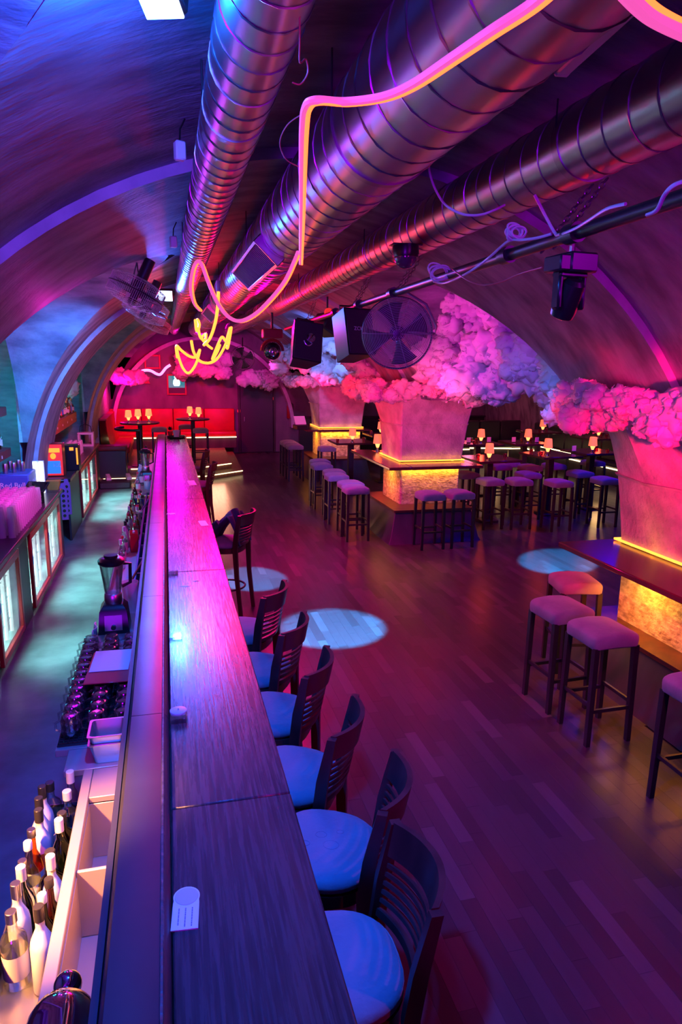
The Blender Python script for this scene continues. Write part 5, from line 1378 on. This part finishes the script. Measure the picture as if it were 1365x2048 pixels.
# boxes, till, signs on the back counter
p = onz(36, 950, 1.15)
t = thing('mini_cooler', 'purple lit drinks cooler box with red lettering against the blue pier', 'cooler', (-1.83, 9.05, .9355), 0)
g = G(); g.cbox((0, 0, .17), (.36, .5, .34), .015); g.build('cooler_body', M['coolerblue'], t)
g = G(); g.cbox((0, -.253, .21), (.34, .006, .2), .002); g.build('front_plate', M['coolerblue'], t)
text('lettering', 'Red Bull', M['white'], .085, Matrix.Translation((0, -.258, .21)) @ Matrix.Rotation(PI/2, 4, 'X'), t)
text('side_lettering', 'Red Bull', M['white'], .10, Matrix.Translation((.182, .0, .2)) @ Matrix.Rotation(PI/2, 4, 'Z') @ Matrix.Rotation(PI/2, 4, 'X'), t)
for k in range(5):
    t = thing('small_can', '%s small can from the near side, standing on the drinks cooler box' % ORD[k], 'can', (-1.92+.08*(k % 3), 8.9+.09*k, .9355+.3405), 0, 'cans on the drinks cooler box')
    g = G(); g.lathe([(.024, 0), (.027, .006), (.027, .11), (.023, .12), (.001, .121)], 14); g.build('can_body', M['steel'], t)
t = thing('tablet_till', 'dark tilted tablet till on a stand between the pink glasses and the cooler', 'till', (-1.54, 8.66, 1.10), -.3)
g = G(); g.box((0, 0, .05), (.26, .2, .015), Matrix.Rotation(.5, 4, 'X')); g.build('tablet', M['blackplastic'], t)
g = G(); g.box((0, 0, .059), (.23, .17, .002), Matrix.Rotation(.5, 4, 'X')); g.build('tablet_screen', M['chrome'], t)
g = G(); g.box((0, .05, -.07), (.08, .06, .19)); g.build('stand', M['blackplastic'], t)
t = thing('lit_wall_panel', 'bright white lit panel pair at the near corner of the counter gap', 'panel', (-1.62, 9.42, .935))
for k in range(2):
    g = G(); g.cbox((-.06+.075*k, 0, .20), (.05, .03, .42), .004); g.build('lit_tile', M['panel_white'], t)
g = G(); g.cbox((-.02, .02, .20), (.14, .02, .44), .004); g.build('panel_back', M['white'], t)
t = thing('lit_drinks_box', 'glowing red and blue drinks display box with a yellow bar on the back counter', 'display', (-1.66, 10.9, .9355)); t.scale = (.8, .8, .9)
g = G(); g.cbox((0, 0, .27), (.34, .3, .54), .008); g.build('box_body', M['redpaint'], t)
fz = -.154
def plate(nm, x0, x1, z0, z1, m, d=.004):
    g = G(); g.bx(x0, x1, fz-d, fz, z0, z1); return g.build(nm, M[m], t)
plate('red_field', -.16, .16, .02, .53, 'sign_red', .003)
plate('yellow_bar', -.13, .12, .40, .47, 'sign_orange', .008)
plate('blue_picture', -.15, .12, .05, .26, 'sign_blue', .006)
g = G(); g.lathe([(.05, 0), (.05, .008), (.001, .009)], 20, Matrix.Translation((.0, fz-.001, .34)) @ Matrix.Rotation(PI/2, 4, 'X')); g.build('yellow_disc', M['sign_orange'], t)
text('lettering', 'ICE', M['paper'], .09, Matrix.Translation((.06, fz-.010, .19)) @ Matrix.Rotation(PI/2, 4, 'X'), t)
t = thing('lit_bottle_display', 'dark display box with a green lit edge and amber dot beside the red one', 'display', (-1.52, 11.45, .935))
g = G(); g.cbox((0, 0, .2), (.3, .26, .4), .01); g.build('box_body', M['blackplastic'], t)
for nm, x0, x1, z0, z1, m in (('green_edge', -.14, -.10, .03, .34, 'sign_green'), ('amber_dot', .02, .08, .32, .37, 'sign_orange'), ('orange_edge', .115, .14, .1, .36, 'sign_orange')):
    g = G(); g.bx(x0, x1, -.137, -.13, z0, z1); g.build(nm, M[m], t)
t = thing('card_box', 'orange card box on the edge of the counter below the white panels', 'box', (-1.50, 9.66, .935))
g = G(); g.loft([[(-.07, -.06, 0), (.05, -.06, 0), (.05, .06, 0), (-.07, .06, 0)], [(-.1, -.08, .12), (.08, -.08, .12), (.08, .08, .12), (-.1, .08, .12)]]); g.build('box_body', M['orange'], t)
for i, y in enumerate((9.95, 10.3)):
    t = thing('bottle_rack_board', ('near' if i == 0 else 'far')+' purple board with a row of round holes hanging in the counter gap', 'rack', (FX-.02, y, .45), .25)
    g = G(); g.prism([(-.05, 0), (.05, 0), (.05, .42), (.02, .52), (-.02, .52), (-.05, .42)], -.008, .008, Matrix.Rotation(PI/2, 4, 'X')); g.build('board', M['purplebin'], t)
    for k in range(6):
        g = G(); g.lathe([(.022, .0082), (.022, .0105), (.001, .0108)], 14, Matrix.Translation((0, -.001, .06+.07*k)) @ Matrix.Rotation(PI/2, 4, 'X')); g.build('hole', M['blackplastic'], t)
    g = G(); g.cyl((0, .01, .50), (-.2, .05, .50), .006, n=6); g.build('hook', M['steel'], t)
t = thing('counter_radio', 'pale purple box frame at the far end of the back counter', 'box', (-1.62, 14.75, .935))
for (x, z, w, h) in ((0, .02, .3, .04), (0, .26, .3, .04), (-.13, .14, .04, .2), (.13, .14, .04, .2)):
    g = G(); g.cbox((x, 0, z), (w, .2, h), .004); g.build('frame_bar', M['white'], t)
g = G(); g.tube([(-.12, 0, .28), (-.1, 0, .40), (0, 0, .45), (.1, 0, .40), (.12, 0, .28)], .008, 6); g.build('handle', M['blackplastic'], t)
# things on the bar-side floor at the step
t = thing('floor_mat', 'folded pale mat lying at the stage step behind the bar', 'mat', (-1.12, 15.15, 0))
g = G(); g.cbox((0, 0, .07), (.62, .5, .14), .02); g.build('mat_body', M['plinth'], t)
for k in range(2):
    t = thing('slipper', ('left' if k == 0 else 'right')+' pale shoe by the stage step behind the bar', 'shoe', (-1.28+.42*k, 15.3, .14), .2)
    g = G(); g.loft([[(-.05, -.12, 0), (.05, -.12, 0), (.05, .12, 0), (-.05, .12, 0)], [(-.05, -.11, .05), (.05, -.11, .05), (.045, .12, .08), (-.045, .12, .08)], [(-.03, -.08, .07), (.03, -.08, .07), (.04, .11, .11), (-.04, .11, .11)]]); g.build('shoe_body', M['white'], t)

# ================================================================== WORK STATION UNDER THE BAR
WZ = .86
ws = thing('steel_work_top', 'steel sink bench along the working side of the bar', 'work bench', (0, 0, 0))
def wb(x0, x1, y0, y1, z0, z1, nm, m='sinksteel', b=.003):
    g = G(); g.cbox(((x0+x1)/2, (y0+y1)/2, (z0+z1)/2), (x1-x0, y1-y0, z1-z0), b); return g.build(nm, M[m], ws)
wb(-.415, -.375, 1.2, 2.87, WZ-.04, WZ, 'front_rim'); wb(-.245, -.225, 1.2, 2.87, WZ-.03, WZ+.10, 'back_rim')
wb(-.375, -.245, 2.66, 2.87, WZ-.03, WZ-.003, 'sink_deck'); wb(-.375, -.245, 1.2, 1.68, WZ-.03, WZ-.003, 'sink_deck'); wb(-.5, -.225, 2.872, 3.05, WZ-.03, WZ, 'deck_plate')
wb(-.376, -.372, 1.68, 2.66, WZ-.28, WZ-.03, 'sink_wall'); wb(-.249, -.245, 1.68, 2.66, WZ-.28, WZ-.03, 'sink_wall'); wb(-.375, -.245, 2.655, 2.66, WZ-.28, WZ-.03, 'sink_wall'); wb(-.375, -.245, 1.68, 1.685, WZ-.28, WZ-.03, 'sink_wall')
wb(-.375, -.245, 2.235, 2.25, WZ-.28, WZ-.01, 'sink_divider'); wb(-.376, -.245, 1.68, 2.66, WZ-.285, WZ-.28, 'sink_floor')
wb(-.42, -.40, 1.2, 5.3, 0, WZ-.045, 'apron', 'cabinet'); wb(-.522, -.506, 5.305, 14.0, 0, WZ-.045, 'apron', 'cabinet')
wb(-.56, -.225, 3.055, 4.32, WZ-.035, WZ, 'deck_plate'); wb(-.5, -.225, 4.325, 5.3, WZ-.035, WZ, 'deck_plate')
# ice wells with dividers, farther along
for i in range(9):
    y = 5.31+.48*i
    wb(-.30, -.225, y, y+.012, WZ-.18, WZ, 'bin_divider'); wb(-.30, -.225, y+.013, y+.478, WZ-.2, WZ-.18, 'bin_floor', 'ice')
wb(-.32, -.302, 5.31, 9.6, WZ-.2, WZ+.005, 'bin_front', 'purplebin'); wb(-.5, -.322, 5.31, 9.6, WZ-.10, WZ-.07, 'bottle_shelf'); wb(-.5, -.225, 9.605, 14.0, WZ-.035, WZ, 'deck_plate')
wb(-.5, -.485, 5.31, 14.0, WZ-.07, WZ+.02, 'shelf_lip')
# speed rail
sr = thing('speed_rail', 'steel bottle rail hung on the front of the sink bench', 'rack', (0, 0, 0))
g = G(); g.bx(-.60, -.4225, 1.3, 2.85, .575, .585); g.build('rail_floor', M['steel'], sr)
g = G(); g.bx(-.605, -.60, 1.3, 2.85, .575, .72); g.build('rail_front', M['steel'], sr)
for y in (1.3, 2.85): 
    g = G(); g.bx(-.60, -.4225, y, y+.006, .58, .72); g.build('rail_end', M['steel'], sr)
SPD = [(145,1528,'wine','glass','bluelabel','capwhite','clear bottle with a tall white cap, farthest in the speed rail'),
 (98,1560,'wine','frost',None,'capblack','white bottle with a black cap, farthest of the outer row'), (85,1582,'wine','frost',None,'capblack','white bottle with a black cap, second farthest of the outer row'),
 (78,1608,'wine','frost','gold','capblack','white bottle with a gold badge, third farthest of the outer row'), (70,1638,'slim','glass_amber','label','steel','amber bottle with a silvery neck in the outer row'),
 (60,1668,'slim','glass','label','capwhite','clear bottle with a pale neck behind the round brown one'), (83,1708,'round','glass_brown','label','capblack','round brown bottle with white lettering in the middle of the rail'),
 (55,1712,'slim','glass','bluelabel','steel','clear bottle with a silver neck left of the round brown one'), (40,1728,'wine','glass_green',None,'capwhite','dark green bottle with a pale square topped cap in the outer row'),
 (30,1762,'wine','frost',None,'steel','white bottle with a silver neck, second nearest of the outer row'), (18,1802,'square','glass','label','steel','big clear bottle with a cream label, nearest of the outer row'),
 (80,1812,'wine','frost',None,'capblack','white frosted bottle with a dark cap, nearest of the inner row'), (90,1768,'slim','glass_brown','gold','capwhite','dark bottle with a gold sticker behind the nearest frosted one'),
 (108,1692,'wine','frost','label','capwhite','dark shouldered bottle with a pale box cap in the inner row'), (118,1660,'wine','glass_green',None,'capwhite','dark bottle with a pale cap close to the sink rim'),
 (128,1622,'square','glass_brown','gold','capblack','black and gold bottle in the inner row'), (130,1558,'square','glass','bluelabel','capblack','blue labelled clear bottle just below the tall white capped one'),
 (103,1730,'slim','glass_brown',None,'capblack','slim dark bottle between the round brown one and the sink rim'), (150,1575,'square','glass','bluelabel','capwhite','pale blue bottle pressed against the sink rim')]
RAD = {'wine': .0385, 'square': .0425, 'round': .0575, 'slim': .0345}
pos = []
for (u, v, k, gm, lm, cm, lab) in SPD:
    p = onz(u, v, .5855+{'wine': .312, 'square': .276, 'round': .263, 'slim': .281}[k]); pos.append([p.x, p.y, RAD[k]])
for it in range(400):
    for i in range(len(pos)):
        for j in range(i):
            dx, dy = pos[i][0]-pos[j][0], pos[i][1]-pos[j][1]; d = math.hypot(dx, dy)+1e-6; o = pos[i][2]+pos[j][2]+.0015-d
            if o > 0:
                for q_, s_ in ((i, .5), (j, -.5)): pos[q_][0] += s_*o*dx/d*.5; pos[q_][1] += s_*o*dy/d
        pos[i][0] = min(max(pos[i][0], -.598+pos[i][2]), -.424-pos[i][2]); pos[i][1] = min(pos[i][1], 2.845-pos[i][2])
for (u, v, k, gm, lm, cm, lab), (x, y, r_) in zip(SPD, pos):
    bt = bottle('liquor_bottle', k, gm, lm, cm, lab); bt.location = (x, y, .5855); bt.rotation_euler = (0, 0, rnd.random()*6)
    if k == 'round': 
        text('lettering', 'MR', M['ink'], .05, Matrix.Translation((0, -.0585, .068)) @ Matrix.Rotation(PI/2, 4, 'X'), bt); bt.rotation_euler = (0, 0, .3)
# tap column
t = thing('tap_column', 'large polished chrome tap drum at the bottom left corner', 'tap', (-.315, 1.50, WZ+.0005))
TY = Matrix.Translation((0, 0, .13)) @ Matrix.Rotation(-PI/2, 4, 'X')
g = G(); g.lathe([(.084, -.55), (.086, -.54), (.086, -.02), (.083, .02), (.072, .05), (.05, .07), (.022, .08), (.001, .082)], 40, TY); g.build('column', M['chrome'], t)
g = G(); g.sph((0, .128, .13), .036, 24); g.cyl((0, .07, .13), (0, .10, .13), .012, n=12); g.build('ball_knob', M['chrome'], t)
g = G(); g.cyl((0, -.25, 0), (0, -.25, .05), .03, n=16); g.build('stand', M['chrome'], t)
g = G(); g.tube([(.075, .02, .12), (.10, .03, .12), (.105, .035, .09), (.105, .035, .04)], .010, 10); g.build('spout', M['chrome'], t)
g = G(); g.cbox((-.20, -.12, .06), (.24, .05, .04), .008); g.build('side_bracket', M['blackmetal'], t)
# gastronorm pans
def pan(label, c, w, l, h, z):
    t = thing('steel_pan', label, 'pan', (c[0], c[1], z))
    def rr(w, l, z, r=.02):
        out = []
        for sx_, sy_, a0 in ((1, -1, -PI/2), (1, 1, 0), (-1, 1, PI/2), (-1, -1, PI)):
            for k in range(5):
                a = a0+PI/2*k/4; out.append((sx_*(w/2-r)+r*math.cos(a), sy_*(l/2-r)+r*math.sin(a), z))
        return out
    th = .008
    def pr(k, z, d=0): return rr(w*k-d, l*k-d, z, .018)
    g = G(); g.loft([pr(.70, 0), pr(.72, .004), pr(.92, h-.006), rr(w, l, h-.004, .012), rr(w, l, h, .012), pr(.92, h, th), pr(.72, .012, th)]); g.build('pan_body', M['steel'], t); return t
pan('steel pan underneath the top one beside the sink', (-.315, 2.962), .165, .165, .10, WZ+.001); pan('steel pan nested on top of another beside the sink', (-.315, 2.962), .165, .165, .10, WZ+.041)
# drip mat with upturned mugs
t = thing('drip_mat', 'black rubber drip mat under the glass mugs', 'mat', (-.39, 3.62, WZ))
g = G(); g.cbox((0, 0, .004), (.33, 1.08, .008), .002); g.build('mat_base', M['rubber'], t)
g = G()
for i in range(16): g.bx(-.16+.0207*i, -.157+.0207*i, -.53, .53, .008, .016)
for j in range(50): g.bx(-.16, .16, -.53+.0215*j, -.527+.0215*j, .008, .016)
tag(g.build('rubber_grid', M['rubber'], t, ang=0), kind='stuff')
def make_mug():
    t = thing('glass_mug', '', 'glass')
    g = G(); g.lathe([(.036, 0), (.040, .004), (.041, .02), (.044, .045), (.0445, .075), (.041, .10), (.036, .112), (.030, .114), (.027, .107), (.001, .106)], 20, cap=False); g.lathe([(.033, 0), (.037, .05), (.036, .1)], 16, cap=False); g.build('mug_body', M['mugglass'], t)
    g = G()
    for k in range(10):
        for z in (.04, .075): g.sph((.0365*math.cos(2*PI*k/10), .0365*math.sin(2*PI*k/10), z), .0105, 8, 1.1)
    g.build('dimples', M['mugglass'], t)
    g = G(); g.tube([(.042, 0, .025), (.068, 0, .035), (.07, 0, .07), (.043, 0, .085)], .006, 8); g.build('mug_handle', M['glass'], t)
    return t
MG = Proto(make_mug())
for i in range(11):
    for j in range(3):
        y = 3.15+.0955*i; x = -.498+.1165*j
        MG.put((x, y, WZ+.0165), PI+rnd.uniform(-.06, .06), 'upturned glass mug, %s row from the near end of the mat, %s column' % (ORD[i], ('outer', 'middle', 'inner')[j]), 'upturned mugs on the drip mat', rnd.uniform(.97, 1.0))
t = thing('folder', 'red glossy folder with white paper lying on the mugs', 'folder', (-.352, 3.62, WZ+.135), -.04)
g = G(); g.cbox((0, 0, .004), (.22, .40, .006), .002); g.build('folder_cover', M['redfolder'], t)
g = G(); g.cbox((.0, .07, .0095), (.20, .27, .004), .001); g.build('paper_sheet', M['paper'], t)
# blenders
def blender(label, x, y, z, s=1.0):
    t = thing('blender', label, 'blender', (x, y, z))
    g = G(); g.loft([[(-.10, -.11, 0), (.10, -.11, 0), (.10, .11, 0), (-.10, .11, 0)], [(-.098, -.108, .02), (.098, -.108, .02), (.098, .108, .02), (-.098, .108, .02)], [(-.085, -.09, .15), (.085, -.09, .15), (.085, .09, .15), (-.085, .09, .15)], [(-.06, -.06, .185), (.06, -.06, .185), (.06, .06, .185), (-.06, .06, .185)]]); g.build('motor_base', M['blackplastic'], t)
    g = G(); g.box((0, 0, 0), (.11, .004, .10), Matrix.Translation((0, -.104, .075)) @ Matrix.Rotation(-.15, 4, 'X')); g.build('control_panel', M['steel'], t)
    g = G(); g.cyl((0, -.105, .05), (0, -.125, .048), .016, n=14); g.build('knob', M['blackplastic'], t)
    g = G(); g.lathe([(.055, .185), (.058, .20), (.056, .245), (.052, .25)], 20); g.build('jar_collar', M['steel'], t)
    g = G(); g.lathe([(.052, .25), (.060, .32), (.074, .43), (.078, .455), (.075, .455), (.057, .32), (.049, .255)], 16, cap=False); g.build('jar', M['glass'], t)
    g = G()
    for k in range(4): g.box((0, 0, 0), (.006, .012, .17), Matrix.Rotation(PI/2*k+.6, 4, 'Z') @ Matrix.Translation((.058, 0, .34)) @ Matrix.Rotation(.12, 4, 'Y'))
    g.build('jar_ribs', M['glass'], t)
    g = G(); g.tube([(.07, .03, .44), (.115, .05, .43), (.11, .05, .30), (.055, .03, .28)], .012, 8); g.build('jar_handle', M['blackplastic'], t)
    g = G(); g.lathe([(.074, .445), (.084, .455), (.086, .475), (.07, .49), (.045, .495), (.045, .51), (.001, .512)], 24); g.build('lid', M['blackplastic'], t)
    if s != 1: t.scale = (s,)*3
    return t
blender('black based blender with a tall clear jar, nearest on the work bench', -.395, 4.55, WZ, 1.0)
blender('smaller distant blender with a black lid near the end of the bar', -.34, 10.42, WZ, 1.0)
t = thing('measuring_jug', 'clear plastic jug beside the nearest blender', 'jug', (-.305, 4.86, WZ+.0005))
g = G(); g.lathe([(.045, 0), (.05, .01), (.06, .22), (.058, .22), (.046, .012)], 20, cap=False); g.build('jug_body', M['milkglass'], t)
g = G(); g.tube([(.0, .058, .19), (.0, .10, .17), (.0, .095, .08), (0, .05, .06)], .008, 8); g.build('jug_handle', M['milkglass'], t)
# bottles, bags and tools standing on the station farther along
for i in range(13):
    BOT[(0, 6, 0, 4, 1, 6, 0, 5, 6, 0, 3, 1, 7)[i]].put((-.449, 6.2+.25*i, WZ-.0695), i, '%s bottle from the nearest blender along the outer edge of the work bench' % ORD[i], 'bottles along the work bench ledge', .86)
for i in range(9):
    BOT[(6, 0, 5, 0, 6, 7, 0, 6, 1)[i]].put((-.366, 7.0+.24*i, WZ-.0695), i, '%s bottle of the inner row, behind the purple bin front' % ORD[i], 'bottles in the inner row of the work bench', .82)
for i in range(8):
    BOT[(6, 0, 4, 6, 1, 0, 6, 3)[i]].put((-.43+.03*(i % 2), 9.75+.46*i, WZ+.0005), i, '%s of the bottles standing past the far bins, counted from the near side' % ORD[i], 'bottles near the far blender', .95)
t = thing('juice_box', 'red juice carton among the bottles on the work bench', 'carton', (-.366, 6.78, WZ-.0695), .2)
g = G(); g.cbox((0, 0, .09), (.075, .075, .18), .004); g.loft([[(-.0375, -.0375, .18), (.0375, -.0375, .18), (.0375, .0375, .18), (-.0375, .0375, .18)], [(-.037, -.002, .215), (.037, -.002, .215), (.037, .002, .215), (-.037, .002, .215)]]); g.build('carton_body', M['redfolder'], t)
g = G(); g.cyl((0, -.02, .19), (0, -.03, .21), .012, n=10); g.build('carton_cap', M['capwhite'], t)
for u, v, z, L, a, c, lab in ((1, 0, WZ+.02, .42, .55, 'redfolder', 'red and white squeegee lying across the ice wells'), (2, 1, WZ+.05, .55, .9, 'purplebin', 'purple handled scoop leaning across the far bins')):
    t = thing('bar_tool', lab, 'tool', ((-.345, 5.45 if u == 1 else 8.1, z)), 0)
    d = Vector((.10, math.cos(a)*L, .09)); g = G(); g.cyl((0, 0, 0), d, .010, n=8); g.build('tool_handle', M[c], t)
    g = G(); g.cbox((0, 0, 0), (.05, .09, .02), .005); g.build('tool_head', M['white'], t)
t = thing('ice_tongs_jar', 'white tub of straws on the work bench beside the far bins', 'tub', (-.30, 9.9, WZ))
g = G(); g.lathe([(.05, 0), (.06, .12), (.056, .12), (.046, .008)], 16); g.build('tub_body', M['white'], t)
g = G()
for k in range(10): g.cyl((.02*math.cos(k), .02*math.sin(k), .01), (.045*math.cos(k), .045*math.sin(k), .2), .003, n=5)
tag(g.build('straws', M['redfolder'], t), kind='stuff')
t = thing('hanging_cloth', 'crumpled pale cloth hung on the bench edge by the nearest blender', 'cloth', (-.52, 4.6, WZ-.02))
g = G(); g.grid(lambda u, v: (-.01-.012*math.sin(9*u+4*v)-.02*v, -.10+.2*u*(1-.3*v), .02-.22*v), 14, 10); o = g.build('cloth_body', M['white'], t, ang=80)
md = o.modifiers.new('solid', 'SOLIDIFY'); md.thickness = .006
